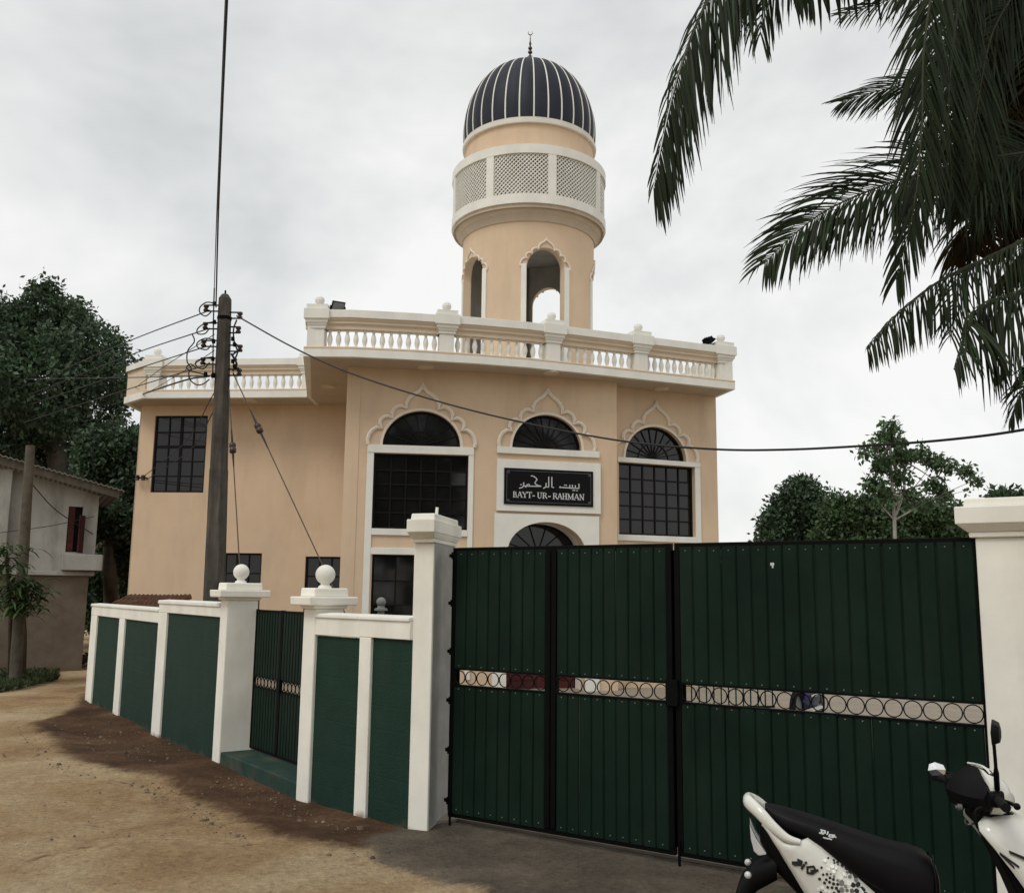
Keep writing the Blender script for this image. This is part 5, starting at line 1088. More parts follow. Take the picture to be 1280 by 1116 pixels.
for k in (-.1, .05): obj('insulator', MB().lathe(FWp.p(brk[0] + k, brk[1] - .07, .15), [(.02, 0), (.055, .01), (.055, .05), (.03, .07), (.055, .09), (.05, .13), (.02, .14)], 10), M['porcelain'], wb, smooth=50)
wire('service_wire', 'service wire dropping from the pole to the wall bracket, upper one', [at(267, 492, PY), at(232, 552, 18.5), bq], .009, group='service wires to the left wing'); wire('service_wire', 'service wire dropping from the pole to the wall bracket, lower one', [at(268, 512, PY), at(238, 562, 18.3), bq + Vector((.1, 0, -.06))], .009, group='service wires to the left wing')
def stay(lab, a, b, kf):
    d = (b - a); root = thing('stay_wire', b, lab, 'wire', 'stay wires bracing the pole')
    k0, k1 = kf - .012, kf + .012; L = d.length
    obj('upper_strand', MB().tube([a, a + d * k0], .009, 6), M['rust_wire'], root); obj('lower_strand', MB().tube([a + d * k1, b], .009, 6), M['rust_wire'], root)
    for s in (-1, 1): obj('binding', MB().tube([a + d * (kf + s * .012), a + d * (kf + s * .06)], [.02, .010], 6), M['wire'], root)
    obj('strain_insulator', MB().lathe(a + d * (kf - .016), [(.02, 0), (.05, .02), (.055, .06), (.04, .09), (.055, .12), (.05, .17), (.02, .19)], 12, d), M['porcelain'], root, smooth=50)
stay('diagonal stay wire with a strain insulator running down right from the pole', at(291, 466, PY), gz(511, 937), .18)
stay('steep stay wire with a strain insulator close beside the pole', at(286, 480, PY), gz(313, 934), .21)
# small insulated bracket and light wire on the old house
wire('service_wire', 'thin wire slanting down across the white wall of the old house', [HP.p(hs(38, 608)[0], hs(38, 608)[1], .9), HP.p(hs(70, 640)[0], hs(70, 640)[1], .5), HP.p(hs(116, 668)[0], hs(116, 668)[1], .15)], .012)
wire('service_wire', 'thin nearly level wire crossing the white wall of the old house', [HP.p(hs(-5, 668)[0], hs(-5, 668)[1], .6), HP.p(hs(60, 659)[0], hs(60, 659)[1], .5), HP.p(hs(117, 646)[0], hs(117, 646)[1], .2)], .009)

# floodlights on the parapet
def flood(lab, p, yaw, tilt):
    root = thing('floodlight', p, lab, 'floodlight', 'floodlights on the parapet'); R = Matrix.Rotation(yaw, 3, 'Z') @ Matrix.Rotation(tilt, 3, 'X'); p = Vector(p)
    f = lambda x, y, z: p + Vector((0, 0, .13)) + R @ Vector((x * .78, y * .78, z * .78))
    obj('housing', MB().loft([[f(x * a, y, z * b) for x, z in ((-1, -1), (1, -1), (1, 1), (-1, 1))] for a, b, y in ((.10, .07, .09), (.17, .13, 0), (.17, .13, -.04))]), M['black_metal'], root)
    obj('lens', MB().loft([[f(x * .15, y, z * .11) for x, z in ((-1, -1), (1, -1), (1, 1), (-1, 1))] for y in (-.041, -.046)]), M['grey_metal'], root)
    for k in range(5): obj('cooling_fin', MB().loft([[f(-.13 + k * .065 + dx, y, z) for dx, z in ((-.006, -.09), (.006, -.09), (.006, .09), (-.006, .09))] for y in (.03, .12)]), M['black_metal'], root)
    obj('mount', MB().tube([p + Vector((-.15, 0, 0)), f(-.19, 0, 0)], .014, 6).tube([p + Vector((.15, 0, 0)), f(.19, 0, 0)], .014, 6).tube([p + Vector((-.15, 0, .0)), p + Vector((.15, 0, .0))], .014, 6), M['black_metal'], root)
c_ = inset(S_front, .2); 
pf, _ = plan_at(c_, dist_u(c_, 422, ZS + 1)); flood('black floodlight on the parapet beside the leftmost corner post', (pf.x, pf.y, ZS + .965), .5, .6)
pf, _ = plan_at(c_, dist_u(c_, 886, ZS + 1)); flood('black floodlight on the parapet beside the right corner post', (pf.x, pf.y, ZS + .965), 2.2, .9)

# ================================================================== COCONUT PALM (crown hangs in from the upper right)
CROWN = at(1420, 60, 8.0)
palm = thing('coconut_palm', (CROWN.x + .15, CROWN.y + .1, 0), 'coconut palm whose dark drooping fronds hang in from the upper right', 'palm tree')
tp = catmull([(CROWN.x + .15, CROWN.y + .1, -.2), (CROWN.x + .35, CROWN.y + .15, 2.5), (CROWN.x + .15, CROWN.y + .05, 5), CROWN], 6)
obj('trunk', MB().tube(tp, [.2 - .06 * i / (len(tp) - 1) for i in range(len(tp))], 12), M['bark'], palm, smooth=60)
def frond(ctrl, Ys_, L, n, m='palm', droop=.42, sides=(1, -1), sidevec=None, spread=1.0, start=0.06, fw=.45, rr=.016, gap=0.0, wid=.021):
    pts = [at(u, v, y) for (u, v), y in zip(ctrl, Ys_)] if Ys_ else [Vector(q) for q in ctrl]
    rc = catmull(pts, 10); k = len(rc); seg = np.cumsum([0] + [(rc[i + 1] - rc[i]).length for i in range(k - 1)]); tot = seg[-1]
    r_ = obj('frond', MB().tube(rc, [rr * (1 - .85 * i / (k - 1)) for i in range(k)], 5), M['rachis' if m == 'palm' else m], palm, smooth=60)
    V = []; Fc = []
    for i in range(n):
        t = start + (1 - start) * (i + random.random() * .5) / n; d_ = t * tot; j = int(np.searchsorted(seg, d_)) ; j = max(1, min(k - 1, j)); f = (d_ - seg[j - 1]) / max(1e-6, seg[j] - seg[j - 1])
        p0 = rc[j - 1].lerp(rc[j], f); T = (rc[j] - rc[j - 1]).normalized()
        S = sidevec if sidevec is not None else T.cross(Vector((0, 0, 1)))
        S = Vector(S); S = (S - T * S.dot(T)); S = S.normalized() if S.length > 1e-3 else Vector((1, 0, 0))
        env = (math.sin(math.pi * min(1, (.16 + t * .80))) ** .55); l0 = L * env
        for sg in sides:
            if random.random() < gap: continue
            l = l0 * random.uniform(.82, 1.1); d = (S * sg * spread + T * (fw + .5 * t) + Vector((random.gauss(0, .09), random.gauss(0, .09), random.gauss(0.0, .08)))).normalized()
            p = p0.copy(); row = []; g = droop * (random.uniform(.7, 1.3) if random.random() > .1 else random.uniform(2, 4)); W0 = T - d * T.dot(d); W0 = W0.normalized() if W0.length > .05 else S
            tw = random.uniform(-.6, .6); W0 = (Matrix.Rotation(tw, 3, d) @ W0)
            for q in range(6):
                w = wid * (math.sin(math.pi * (.12 + .86 * q / 5)) ** .7) if q < 5 else .001
                row.append((p - W0 * w, p + W0 * w)); p = p + d * (l / 5); d = (d - Vector((0, 0, g * .5))).normalized()
            o = len(V); V += [x for r in row for x in r]; Fc += [(o + 2 * a, o + 2 * a + 1, o + 2 * a + 3, o + 2 * a + 2) for a in range(5)]
    c = rawobj('leaflets', V, Fc, M[m], r_, recalc=False); return r_
random.seed(21)
# the long frond hanging furthest left
frond([(1250, -190), (1050, -170), (950, -100), (886, 0), (850, 90), (828, 180), (817, 238)], [8.0, 7.6, 7.4, 7.2, 7.1, 7.1, 7.1], 1.15, 150, droop=.28, sidevec=(1, .1, -.2), sides=(1, 1), spread=.55, fw=.75, wid=.0105)
frond([(1250, -190), (1050, -175), (948, -102), (884, 0), (848, 90), (826, 180), (816, 236)], [8.0, 7.6, 7.4, 7.2, 7.1, 7.1, 7.1], .55, 65, droop=.55, sidevec=(-1, .4, 0), sides=(1,), spread=.35, fw=.85, rr=.01, wid=.0095)
frond([(1280, -170), (1150, -160), (1050, -120), (985, -60), (955, 10), (950, 45)], [7.9, 7.6, 7.5, 7.5, 7.5, 7.5], .85, 65, droop=.6, sidevec=(1, .2, -.2), spread=.6, fw=.7, wid=.0105)
# broad leaflets hanging in at the top, between the two
frond([(1330, -120), (1230, -150), (1130, -130), (1060, -90), (1010, -45), (985, -10)], [7.9, 8.0, 8.1, 8.2, 8.2, 8.2], 1.05, 35, droop=.55, sidevec=(.8, .1, -1), sides=(1, 1), spread=.7, fw=.1, wid=.023)
frond([(1360, -60), (1270, -75), (1190, -50), (1110, 0), (1050, 20)], [8.2, 8.4, 8.6, 8.8, 8.9], .5, 60, droop=.3, sidevec=(0, .2, 1), spread=.7, fw=.8, wid=.009)
# small tip pointing left, behind
frond([(1350, 100), (1260, 85), (1170, 98), (1105, 112), (1052, 128)], [8.6, 8.9, 9.2, 9.4, 9.5], .62, 65, droop=.25, sidevec=(0, .2, 1), sides=(-1, -1, 1), spread=.6, fw=.8, wid=.0085)
# big fronds hanging straight down the middle
frond([(1330, -110), (1240, -120), (1180, -60), (1156, 50), (1152, 160), (1142, 260), (1120, 350)], [7.6, 7.2, 6.9, 6.8, 6.8, 6.8, 6.9], .78, 130, droop=.26, sidevec=(1, .15, 0), spread=.55, fw=.85, wid=.0105)
frond([(1345, -90), (1260, -80), (1205, -10), (1188, 90), (1186, 170), (1192, 250)], [7.9, 7.6, 7.4, 7.3, 7.3, 7.4], .80, 120, droop=.25, sidevec=(1, .2, 0), spread=.6, fw=.8, wid=.0105)
frond([(1360, -60), (1300, -40), (1245, 30), (1222, 130), (1218, 200), (1230, 270)], [8.1, 7.9, 7.7, 7.6, 7.6, 7.7], .80, 110, droop=.25, sidevec=(1, .2, 0), spread=.6, fw=.8, wid=.0105)
frond([(1330, -100), (1250, -90), (1190, -20), (1172, 90), (1172, 160), (1168, 240)], [8.3, 8.2, 8.1, 8.0, 8.0, 8.0], .78, 110, droop=.25, sidevec=(1, .3, 0), spread=.6, fw=.8, wid=.011)
# frond reaching left at mid height, herringbone
frond([(1400, 190), (1290, 190), (1190, 208), (1110, 230), (1035, 262), (985, 300), (955, 330)], [8.0, 8.0, 7.8, 7.6, 7.5, 7.5, 7.5], .84, 140, droop=.30, sidevec=(0, .25, 1), spread=.72, fw=.72, wid=.0095)
frond([(1400, 190), (1290, 192), (1190, 211), (1110, 233), (1040, 264), (990, 300)], [8.0, 8.0, 7.8, 7.6, 7.5, 7.5], .90, 75, droop=.42, sidevec=(0, .6, 1), sides=(-1, -1), spread=.8, fw=.5, rr=.008, wid=.0095)
# lower fronds on the right
frond([(1420, 230), (1330, 275), (1245, 318), (1175, 352), (1120, 395), (1082, 437)], [7.8, 7.6, 7.4, 7.2, 7.1, 7.0], .58, 105, droop=.45, sidevec=(.25, .25, 1), sides=(-1, -1), spread=.85, fw=.30, wid=.009)
frond([(1420, 228), (1330, 273), (1245, 316), (1175, 350), (1120, 393), (1082, 435)], [7.8, 7.6, 7.4, 7.2, 7.1, 7.0], .22, 60, droop=.9, sidevec=(0, 1, .4), spread=.5, fw=.7, rr=.008, wid=.009)
frond([(1430, 290), (1350, 335), (1285, 362), (1235, 380), (1214, 396), (1203, 425), (1192, 462)], [7.4, 7.2, 7.0, 6.9, 6.85, 6.85, 6.85], .95, 110, droop=.36, sidevec=(.35, .25, 1), sides=(-1, -1), spread=.9, fw=.15, wid=.0095)
frond([(1430, 285), (1350, 332), (1285, 359), (1235, 377), (1213, 392), (1202, 424)], [7.4, 7.2, 7.0, 6.9, 6.85, 6.85], .3, 50, droop=.9, sidevec=(0, 1, .3), spread=.5, fw=.6, rr=.008, wid=.0095)
frond([(1440, 380), (1380, 400), (1320, 440), (1280, 485), (1262, 525)], [7.4, 7.2, 7.1, 7.0, 7.0], .38, 65, droop=.5, sidevec=(.3, .4, 1), sides=(-1, -1, 1), spread=.6, fw=.6, wid=.009)
# dense dry brown fronds on the far right
for i in range(11):
    a = i / 10; x0 = 1390 + random.uniform(-10, 20); y0 = -60 + 23 * i
    frond([(x0, y0 - 100), (1335 - 12 * a, y0 - 90 + 20 * a), (1272 - 26 * math.sin(i * 1.7), y0 - 20 + 60 * a), (1240 - 24 * math.sin(i * 2.1), y0 + 80 + 20 * a), (1228 - 22 * math.sin(i * 1.3), y0 + 150)], [8.3 + .12 * i, 8.4, 8.4 + .1 * i, 8.5, 8.5 + .1 * i], .85, 150, m='palm_dry' if i % 3 else 'palm', droop=.45, sidevec=(1, .4, .2), spread=.8, fw=.7, wid=.017)
for i in range(6):
    frond([(1410, -80 + 50 * i), (1345, -50 + 56 * i), (1292, 20 + 56 * i), (1255, 100 + 50 * i)], [8.8, 8.9, 9.0, 9.0], .85, 130, m='palm_dry', droop=.5, sidevec=(.7, .2, .9), spread=.9, fw=.6, wid=.018)

# the far side of the crown, outside the picture
for i in range(10):
    a = -1.15 + i * .30; h = random.uniform(.2, 1.3); d_ = Vector((math.cos(a), math.sin(a), 0)); c_ = CROWN
    frond([c_ + Vector((0, 0, -.1)), c_ + d_ * 1.0 + Vector((0, 0, h * .8)), c_ + d_ * 2.2 + Vector((0, 0, h)), c_ + d_ * 3.4 + Vector((0, 0, h * .3 - .5)), c_ + d_ * 4.1 + Vector((0, 0, -1.6))], None, .85, 80, droop=.45, spread=.8, fw=.5, wid=.013)

# ================================================================== SCOOTER
TP = Vector((1.30, 5.23)); SPl = Pl(TP, -13.9); ZG = 0.03
def L3(s, y, z): return SPl.p(s, z, y)             # y towards the camera (the scooter's right)
scooter = thing('scooter', L3(.36, 0, ZG), 'white and black motor scooter parked in front of the green gate', 'scooter')
def wheel(s):
    c = L3(s, 0, ZG + .215); ax_ = SPl.n
    w = obj('tyre', MB().loft([[c + (SPl.t * math.cos(2 * math.pi * k / 32) + Vector((0, 0, 1)) * math.sin(2 * math.pi * k / 32)) * r + ax_ * y for k in range(32)] for r, y in ((.13, -.035), (.19, -.048), (.21, -.03), (.215, 0), (.21, .03), (.19, .048), (.13, .035))], cap=False), M['rubber'], scooter, origin=c, smooth=60)
    obj('rim', MB().lathe(c - ax_ * .034, [(.132, 0), (.132, .068), (.12, .062), (.05, .05), (.03, .075), (.001, .075)], 24, ax_).lathe(c + ax_ * .0, [(.132, -.034), (.10, -.03), (.03, -.06), (.001, -.06)], 24, ax_), M['grey_metal'], w)
wheel(.36); wheel(1.60)
# body core and underside
def sec(s, hw, z0, z1, n=14, p=2.6, y0=0):
    c = (z0 + z1) / 2; h = (z1 - z0) / 2
    return [L3(s, y0 + hw * math.copysign(abs(math.cos(a)) ** (2 / p), math.cos(a)), c + h * math.copysign(abs(math.sin(a)) ** (2 / p), math.sin(a))) for a in [2 * math.pi * k / n for k in range(n)]]
obj('body_core', MB().loft([sec(.02, .05, .74, .87), sec(.10, .10, .60, .86), sec(.30, .125, .40, .80), sec(.55, .135, .33, .68), sec(.80, .13, .30, .60), sec(.88, .11, .30, .50)]), M['scoot_black'], scooter, smooth=50)
obj('engine_case', MB().loft([sec(.20, .07, .18, .36), sec(.36, .10, .14, .40, y0=-.03), sec(.60, .09, .16, .42, y0=-.03), sec(.80, .08, .22, .40)]), M['grey_metal'], scooter, smooth=50)
obj('rear_fender', MB().loft([sec(.10, .085, .56, .70), sec(.0, .085, .50, .66), sec(-.08, .08, .40, .56), sec(-.13, .075, .28, .42)]), M['scoot_black'], scooter, smooth=50)
obj('number_plate_bracket', MB().obox(L3(-.06, -.10, .48), SPl.n * .2, SPl.t * -.07 + Vector((0, 0, -.16)), SPl.t * -.012), M['scoot_black'], scooter)
obj('silencer', MB().lathe(L3(.02, .17, .33), [(.02, -.02), (.055, 0), (.06, .05), (.06, .38), (.04, .46), (.02, .5)], 16, SPl.t + Vector((0, 0, -.12))), M['scoot_black'], scooter, smooth=50)
for y in (.12, -.12): obj('indicator_stalk', MB().ball(L3(-.045, y, .60), .018, 12, 8), M['clear'], scooter)
# white side panels
UPc = [(.035, .858), (.10, .815), (.157, .777), (.205, .783), (.253, .803), (.32, .762), (.383, .712), (.47, .645), (.556, .572), (.66, .47), (.72, .40)]
LOc = [(.030, .850), (.06, .81), (.085, .770), (.11, .735), (.134, .693), (.165, .645), (.195, .595), (.225, .545), (.28, .465), (.37, .39), (.55, .355)]
def poff(t, w): return .118 + .048 * math.sin(math.pi * min(1, .15 + .8 * w)) ** .8 * min(1, .35 + t * 2) - .02 * max(0, t - .75)
SURF = []
for sg, nm in ((1, 'side_panel'), (-1, 'side_panel')):
    nu, nw = 20, 8; grid = []
    for i in range(nu + 1):
        t = i / nu; x = t * (len(UPc) - 1); j = min(int(x), len(UPc) - 2); f = x - j; row = []
        U_ = Vector(UPc[j]).lerp(Vector(UPc[j + 1]), f); L_ = Vector(LOc[j]).lerp(Vector(LOc[j + 1]), f)
        for k in range(nw + 1):
            w = k / nw; q = L_.lerp(U_, w); y = poff(t, w); row.append((q.x, y, q.y))
            if sg == 1: SURF.append((q.x, q.y, y))
        grid.append(row)
    vs = [L3(s, sg * y, z) for r in grid for s, y, z in r]; c = nw + 1
    o = rawobj(nm, vs, [(i * c + k, (i + 1) * c + k, (i + 1) * c + k + 1, i * c + k + 1) for i in range(nu) for k in range(nw)], M['scoot_white'], scooter, smooth=60)
    so = o.modifiers.new('solid', 'SOLIDIFY'); so.thickness = .012; so.offset = -1 if sg == 1 else 1
SURF = np.array(SURF)
def surf_y(s, z): i = np.argsort((SURF[:, 0] - s) ** 2 + (SURF[:, 1] - z) ** 2)[:3]; w = 1 / (1e-4 + np.hypot(SURF[i, 0] - s, SURF[i, 1] - z)); return float((SURF[i, 2] * w).sum() / w.sum())
def on_panel(u, v, lift=.003):
    y = .155
    for _ in range(4): s, z = SPl.sz(u, v, y); y = surf_y(s, z)
    return s, z, y + lift
# grab rail round the tail
rail = [(.215, .155, .785), (.15, .150, .800), (.08, .135, .850), (.02, .105, .905), (-.025, .05, .935), (-.035, 0, .94), (-.025, -.05, .935), (.02, -.105, .905), (.08, -.135, .850), (.15, -.150, .800), (.215, -.155, .785)]
rc = catmull([L3(*p) for p in rail], 5); mb = MB(); k = len(rc); rings = []
for i, p in enumerate(rc):
    T = (rc[min(i + 1, k - 1)] - rc[max(i - 1, 0)]).normalized(); X = T.cross(Vector((0, 0, 1))).normalized(); Y = X.cross(T); e = math.sin(math.pi * i / (k - 1)); a, b = .016 + .012 * e, .014 + .024 * e
    rings.append([p + X * math.cos(q) * a + Y * math.sin(q) * b for q in [2 * math.pi * j / 12 for j in range(12)]])
mb.loft(rings); obj('grab_rail', mb, M['scoot_white'], scooter, smooth=60)
for sg in (1, -1):
    obj('tail_lamp', MB().loft([[L3(s, sg * y, z) for s, z in ((-.030, .842), (.0, .775), (.052, .700), (.012, .690), (-.012, .710), (-.026, .77))] for y in (.05, .10)]), M['clear'], scooter, bevel=.006)
# seat
st_ = [(.050, .060, .872, .928), (.085, .095, .845, .924), (.15, .118, .81, .912), (.26, .135, .785, .885), (.37, .150, .70, .858), (.46, .160, .63, .832), (.56, .168, .57, .804), (.66, .170, .50, .780), (.76, .162, .45, .768), (.82, .145, .44, .748), (.86, .11, .45, .70), (.872, .08, .48, .66)]
obj('seat', MB().loft([sec(*a, n=22, p=3.2) for a in st_]), M['seat'], scooter, smooth=60)
obj('seat_seam', MB().tube(catmull([L3(.82, .15, .45), L3(.845, .135, .60), L3(.845, .09, .715), L3(.85, 0, .735), L3(.845, -.09, .715), L3(.845, -.135, .60)], 5), .005, 6), M['scoot_black'], scooter)
# floor, inner shield, white apron
obj('floorboard', MB().loft([sec(.84, .17, .30, .36), sec(1.2, .18, .29, .35), sec(1.38, .15, .34, .44)]), M['scoot_black'], scooter, smooth=40)
obj('inner_shield', MB().loft([[L3(s + ds, y, z) for s, y, z in ((1.30, .20, .36), (1.20, .185, .62), (1.08, .16, .88), (1.06, .08, .95), (1.06, -.08, .95), (1.08, -.16, .88), (1.20, -.185, .62), (1.30, -.20, .36))] for ds in (0.0, .06)]), M['scoot_black'], scooter, bevel=.012)
ap_rows = [(.955, 1.09, 1.24, .10), (.93, 1.045, 1.30, .155), (.90, 1.045, 1.36, .18), (.83, 1.10, 1.42, .20), (.74, 1.165, 1.46, .21), (.65, 1.225, 1.47, .215), (.56, 1.285, 1.46, .21), (.47, 1.33, 1.45, .19), (.40, 1.36, 1.43, .16)]
grid = []
for z, s0, s1, hw in ap_rows:
    grid.append([(s0 + (s1 - s0) * math.cos(a) ** .9 if abs(a) < 1.5707 else s0, hw * math.copysign(abs(math.sin(a)) ** .75, math.sin(a)), z) for a in np.linspace(math.pi / 2, -math.pi / 2, 21)])
c = 21; o = rawobj('front_apron', [L3(float(np.real(s)), y, z) for r in grid for s, y, z in r], [(i * c + k, (i + 1) * c + k, (i + 1) * c + k + 1, i * c + k + 1) for i in range(len(grid) - 1) for k in range(c - 1)], M['scoot_white'], scooter, smooth=60)
so = o.modifiers.new('solid', 'SOLIDIFY'); so.thickness = .014; so.offset = 0
fl = MB()
for a, b in (((1250, 1068), (1274, 1085)), ((1250, 1068), (1268, 1086)), ((1262, 1066), (1290, 1078))):
    (s0, z0), (s1, z1) = SPl.sz(*a, .215), SPl.sz(*b, .215); fl.obox(L3(s0, .200, z0), SPl.t * (s1 - s0) + Vector((0, 0, z1 - z0)), Vector((0, 0, .012)), SPl.n * .018)
obj('apron_decal', fl, M['dot_dark'], scooter)
obj('front_indicator', MB().ball(L3(1.30, .19, .86), .035, 14, 8, .7), M['clear'], scooter, smooth=60)
obj('front_fender', MB().loft([sec(1.38, .06, .36, .42), sec(1.50, .075, .43, .50), sec(1.62, .078, .44, .50), sec(1.74, .075, .40, .46), sec(1.82, .06, .30, .36)]), M['scoot_white'], scooter, smooth=50)
for sg in (1, -1): obj('fork_leg', MB().tube([L3(1.40, sg * .065, .62), L3(1.60, sg * .065, ZG + .215)], .022, 10), M['grey_metal'], scooter)
obj('steering_column', MB().tube([L3(1.14, 0, 1.0), L3(1.36, 0, .55)], .04, 12), M['scoot_black'], scooter)
# handlebar: black binnacle, white cowl, grips, levers
BPR = [(-.085, -.02), (-.105, .045), (-.085, .085), (-.04, .135), (.015, .172), (.055, .165), (.065, .09), (.035, -.03), (-.03, -.045)]
def bsec(y, k, dz=0): return [L3(1.065 + .26 * y + a * k, y, 1.0 + (b - .05) * k + .05 + dz) for a, b in BPR]
obj('binnacle', MB().loft([bsec(-.19, .30), bsec(-.175, .46), bsec(-.115, .74), bsec(-.075, .96), bsec(.06, 1.0), bsec(.12, .86), bsec(.17, .60), bsec(.185, .42)]), M['scoot_black'], scooter, smooth=16)
obj('ignition_switch', MB().lathe(L3(.99, .085, .985), [(.018, 0), (.018, .02), (.010, .022), (.010, .03)], 12, -SPl.t), M['grey_metal'], scooter)
obj('bag_hook', MB().tube(catmull([L3(1.055, .02, .90), L3(1.02, .02, .895), L3(1.015, .02, .92)], 4), .006, 6), M['grey_metal'], scooter)
obj('column_cover', MB().loft([sec(1.03, .07, .93, .99, p=5), sec(1.06, .11, .90, .99, p=5), sec(1.11, .12, .88, 1.0, p=5), sec(1.16, .10, .88, .98, p=5)]), M['scoot_black'], scooter, smooth=40)
obj('headlamp_cowl', MB().loft([sec(1.085, .14, 1.14, 1.17), sec(1.11, .205, .955, 1.168), sec(1.16, .19, .955, 1.155), sec(1.205, .13, .97, 1.11), sec(1.225, .08, .985, 1.06)]), M['scoot_white'], scooter, smooth=60)
obj('headlamp', MB().loft([sec(1.20, .125, .985, 1.085), sec(1.232, .085, 1.0, 1.06)]), M['clear'], scooter, smooth=60)
obj('instrument_rim', MB().tube(catmull([L3(1.06, -.07, 1.175), L3(1.09, 0, 1.18), L3(1.11, .07, 1.176), L3(1.125, .11, 1.155)], 4), .006, 6), M['scoot_white'], scooter, smooth=60)
for sg, s0, s1 in ((1, 1.12, 1.125), (-1, 1.01, .945)):
    obj('grip', MB().tube([L3(s0, sg * .19, 1.055), L3((s0 + s1) / 2, sg * .26, 1.06), L3(s1, sg * .37, 1.05)], [.022, .020, .022], 12), M['rubber'], scooter, smooth=60)
    obj('switch_box', MB().loft([sec(s0 - .035, .035, 1.02, 1.09, y0=sg * .215, p=4), sec(s0 + .03, .035, 1.02, 1.095, y0=sg * .21, p=4)]), M['scoot_black'], scooter, smooth=40)
    obj('brake_lever', MB().tube(catmull([L3(s0 + .03, sg * .20, 1.05), L3((s0 + s1) / 2 + .05, sg * .28, 1.052), L3(s1 + .045, sg * .375, 1.06)], 4), [.010] * 8 + [.013], 8).ball(L3(s1 + .045, sg * .378, 1.06), .016, 10, 8), M['scoot_black'], scooter, smooth=60)
for k in range(3): obj('brake_cable', MB().tube(catmull([L3(1.10, .15, 1.02), L3(1.055 - .012 * k, .16 + .01 * k, .99), L3(1.05, .12, .94 - .02 * k), L3(1.10, .07, .90)], 5), .006, 6), M['rubber'], scooter, smooth=60)
# mirrors
def mirror(base, stem, head, nrm, w, h):
    r_ = obj('mirror_stalk', MB().tube(catmull([L3(*base), L3(*stem), L3(*head)], 5), [.013] * 4 + [.008] * 7, 8), M['scoot_black'], scooter, smooth=60)
    N_ = (SPl.t * nrm[0] + SPl.n * nrm[1] + Vector((0, 0, nrm[2]))).normalized(); X = N_.cross(Vector((0, 0, 1))).normalized(); Y = X.cross(N_); c = L3(*head)
    shp = [(-.9, -.75), (.55, -1), (1, -.35), (.85, .6), (.2, 1), (-.75, .75), (-1, .1)]
    ring = lambda k, d: [c + X * x * w * k + Y * y * h * k + N_ * d for x, y in shp]
    obj('mirror_housing', MB().loft([ring(.35, -.035), ring(.8, -.028), ring(1.0, -.004), ring(1.0, .004)]), M['scoot_black'], scooter, smooth=40)
    gl = ring(.93, .0045); obj('mirror_glass', MB().add(gl + [c + N_ * .011], [(q, (q + 1) % 7, 7) for q in range(7)]), M['mirror'], r_)
mirror((1.13, .20, 1.10), (1.11, .29, 1.24), (1.105, .30, 1.375), (-.97, -.26, .02), .085, .060)
mirror((1.10, -.20, 1.10), (1.03, -.29, 1.08), (.95, -.30, 1.10), (-.50, .82, .065), .050, .038)
# stickers on the right side panel and seat
dots = {'dot_dark': MB(), 'dot_grey': MB(), 'dot_silver': MB()}
for (x, y, r, m) in [(737, 587, 8, 'd'), (782, 605, 9, 'd'), (812, 620, 9, 'd'), (786, 625, 8, 'd'), (816, 642, 9, 'g'), (848, 647, 10, 'd'), (884, 665, 15, 'd'), (917, 692, 18, 'd'), (951, 728, 19, 'd'), (684, 663, 9, 'd'), (697, 720, 9, 'd'), (728, 716, 10, 'd'), (752, 745, 11, 'd'), (757, 715, 8, 'g'), (784, 733, 9, 'g'), (722, 760, 10, 'd'), (668, 755, 11, 'd'), (708, 786, 11, 'd'), (748, 780, 11, 'd'), (779, 758, 11, 'd'), (812, 766, 10, 'g'), (780, 793, 12, 'd'), (812, 797, 11, 'd'), (846, 785, 20, 'g'), (840, 745, 14, 's'), (733, 820, 10, 'd'), (768, 823, 11, 'd'), (803, 828, 12, 'd'), (846, 840, 18, 'g'), (876, 812, 12, 'g'), (905, 790, 16, 's'), (938, 803, 18, 'd'), (978, 797, 19, 'd'), (1007, 843, 26, 'd'), (965, 850, 18, 'd'), (928, 850, 17, 'g'), (888, 845, 12, 'g'), (820, 853, 12, 'd'), (712, 608, 14, 's'), (742, 640, 14, 's'), (770, 655, 15, 's'), (800, 668, 13, 's'), (742, 676, 14, 's'), (782, 694, 15, 's'), (690, 825, 14, 's'), (660, 840, 12, 's'), (718, 850, 12, 's'), (875, 720, 14, 's'), (912, 735, 13, 'g'), (960, 762, 14, 'g'), (888, 700, 9, 'g'), (680, 862, 10, 'd'), (745, 862, 10, 's'), (785, 866, 10, 'd'), (1040, 872, 14, 'd')]:
    s, z, yy = on_panel(920 + x / 6.4, 980 + y / 6.4, .002); R_ = r / 6.4 / FPX * 5.0 * 1.05; a = L3(s, yy, z)
    sn, zn = .01, .01; n1 = (L3(s + .01, surf_y(s + .01, z) + .002, z) - a); n2 = (L3(s, surf_y(s, z + .01) + .002, z + .01) - a); n1.normalize(); n2.normalize()
    hexa = [a + n1 * math.cos(q) * R_ + n2 * math.sin(q) * R_ for q in [math.pi / 3 * k + .3 for k in range(6)]]; nn = n1.cross(n2).normalized(); nn = nn if nn.dot(SPl.n) > 0 else -nn
    dots[{'d': 'dot_dark', 'g': 'dot_grey', 's': 'dot_silver'}[m]].prism([h - nn * .006 for h in hexa], nn * .0075)
for k_, mb in dots.items(): tag(obj('hexagon_sticker', mb, M[k_], scooter), kind='stuff')
def lettering(name, strokes, f, w, m):
    mb = MB()
    for pts in strokes:
        P3 = [f(*p) for p in pts]
        for a, b in zip(P3[:-1], P3[1:]):
            d = (b - a); n_ = d.cross(SPl.n).normalized() * w / 2; e_ = d.normalized() * w * .3
            mb.prism([a - e_ + n_, b + e_ + n_, b + e_ - n_, a - e_ - n_], SPl.n * .004)
    obj(name, mb, M[m], scooter)
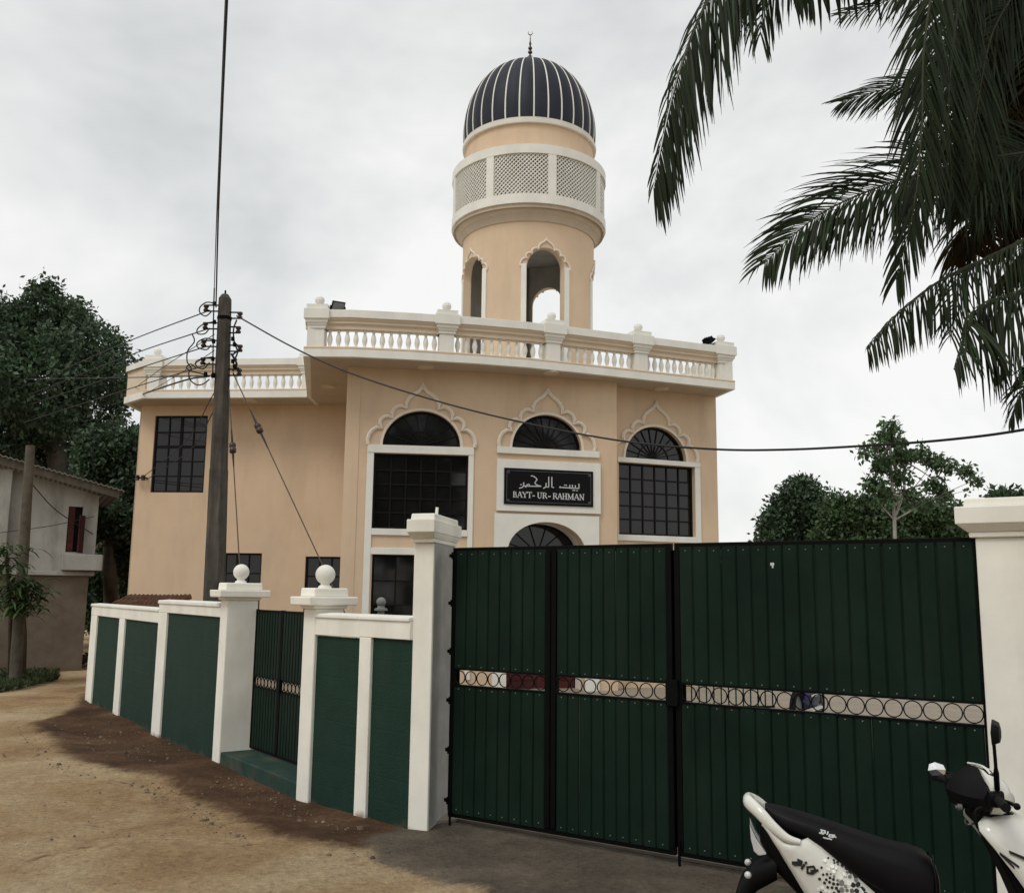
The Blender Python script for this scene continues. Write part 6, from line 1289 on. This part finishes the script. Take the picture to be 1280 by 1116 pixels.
def f1(x, y): s, z, yy = on_panel(920 + x / 6.4, 980 + y / 6.4, .0015); return L3(s, yy, z)
lettering('side_lettering', [[(495, 600), (525, 615), (520, 630), (490, 640)], [(452, 622), (500, 622)], [(452, 630), (478, 640), (520, 642)], [(505, 618), (470, 645)], [(545, 640), (525, 672)], [(555, 628), (562, 622)], [(570, 660), (620, 655), (640, 690), (610, 712), (572, 705), (570, 660)], [(600, 690), (655, 685)]], f1, .0105, 'dot_dark')
def f2(x, y): s, z = SPl.sz(920 + x / 6.4, 980 + y / 6.4, .15); return L3(s, seat_y(s, z) + .001, z)
def seat_y(s, z):
    for a, b in zip(st_[:-1], st_[1:]):
        if a[0] <= s <= b[0]:
            f = (s - a[0]) / (b[0] - a[0]); hw, z0, z1 = [a[i] + (b[i] - a[i]) * f for i in (1, 2, 3)]; c = (z0 + z1) / 2; h = (z1 - z0) / 2; q = min(.98, abs((z - c) / h)); return hw * (1 - q ** 3.2) ** (1 / 3.2)
    return .15
lettering('seat_lettering', [[(680, 368), (715, 378), (712, 392), (680, 388), (690, 375)], [(668, 390), (700, 398)], [(738, 384), (730, 402)], [(748, 404), (790, 410), (775, 424), (745, 418), (748, 404)], [(770, 412), (800, 424)], [(700, 425), (735, 434)], [(740, 432), (765, 440)]], f2, .006, 'sign_letter')

# ================================================================== THINGS GLIMPSED IN THE YARD THROUGH THE RING BAND
mc0 = at(1008, 880, 15.5); bk = Pl((mc0.x - .36, mc0.y - .6), 58)
bike = thing('motorbike', bk.p(.75, 0), 'dark blue motorbike with a white stripe glimpsed through the gate ring band', 'motorbike')
for s in (.12, 1.35):
    c = bk.p(s, .30); t_ = obj('tyre', MB().torus(c, bk.n, .25, .05, 28, 8), M['rubber'], bike, origin=c, smooth=60)
    obj('rim', MB().lathe(c - bk.n * .02, [(.2, 0), (.2, .04), (.03, .05), (.03, -.01)], 20, bk.n), M['grey_metal'], t_)
bb = lambda s, hw, z0, z1: [bk.p(s, (z0 + z1) / 2 + (z1 - z0) / 2 * math.sin(a), hw * math.cos(a)) for a in [2 * math.pi * k / 12 for k in range(12)]]
obj('fairing', MB().loft([bb(.28, .09, .40, .62), bb(.55, .14, .26, .72), bb(.95, .15, .24, .76), bb(1.15, .10, .42, .80)]), M['blue'], bike, smooth=60)
obj('fuel_tank', MB().loft([bb(.62, .09, .70, .84), bb(.80, .14, .68, .94), bb(1.0, .13, .70, .92), bb(1.12, .07, .74, .86)]), M['blue'], bike, smooth=60)
obj('saddle', MB().loft([bb(-.05, .07, .72, .78), bb(.25, .12, .68, .80), bb(.64, .11, .68, .80)]), M['seat'], bike, smooth=60)
obj('stripe', MB().pbox(bk, .45, 1.0, .47, .50, .135, .158), M['white'], bike)
obj('lower_stripe', MB().pbox(bk, .45, 1.05, .25, .29, .10, .15), M['white'], bike)
for y in (-.06, .06): obj('fork_leg', MB().tube([bk.p(1.35, .30, y), bk.p(1.12, .92, y)], .02, 8), M['grey_metal'], bike)
obj('handlebar', MB().tube(catmull([bk.p(1.0, 1.0, -.33), bk.p(1.10, 1.0, -.15), bk.p(1.12, .95, 0), bk.p(1.10, 1.0, .15), bk.p(1.0, 1.0, .33)], 4), .014, 8), M['black_metal'], bike)
rl = Pl(at(862, 880, 17).xy, 8); low = thing('low_railing', rl.p(.8, 0), 'low dark green railing standing in the yard left of the motorbike', 'railing')
for z in (.08, .62): obj('rail', MB().pbox(rl, 0, 1.55, z, z + .035, -.015, .015), M['gate_green'], low)
src = None
for i in range(12):
    p = rl.p(.04 + i * .134, .116)
    if src is None: src = obj('bar', MB().cbox(p, .02, .02, .503), M['gate_green'], low, origin=p)
    else: inst(src, low, p)
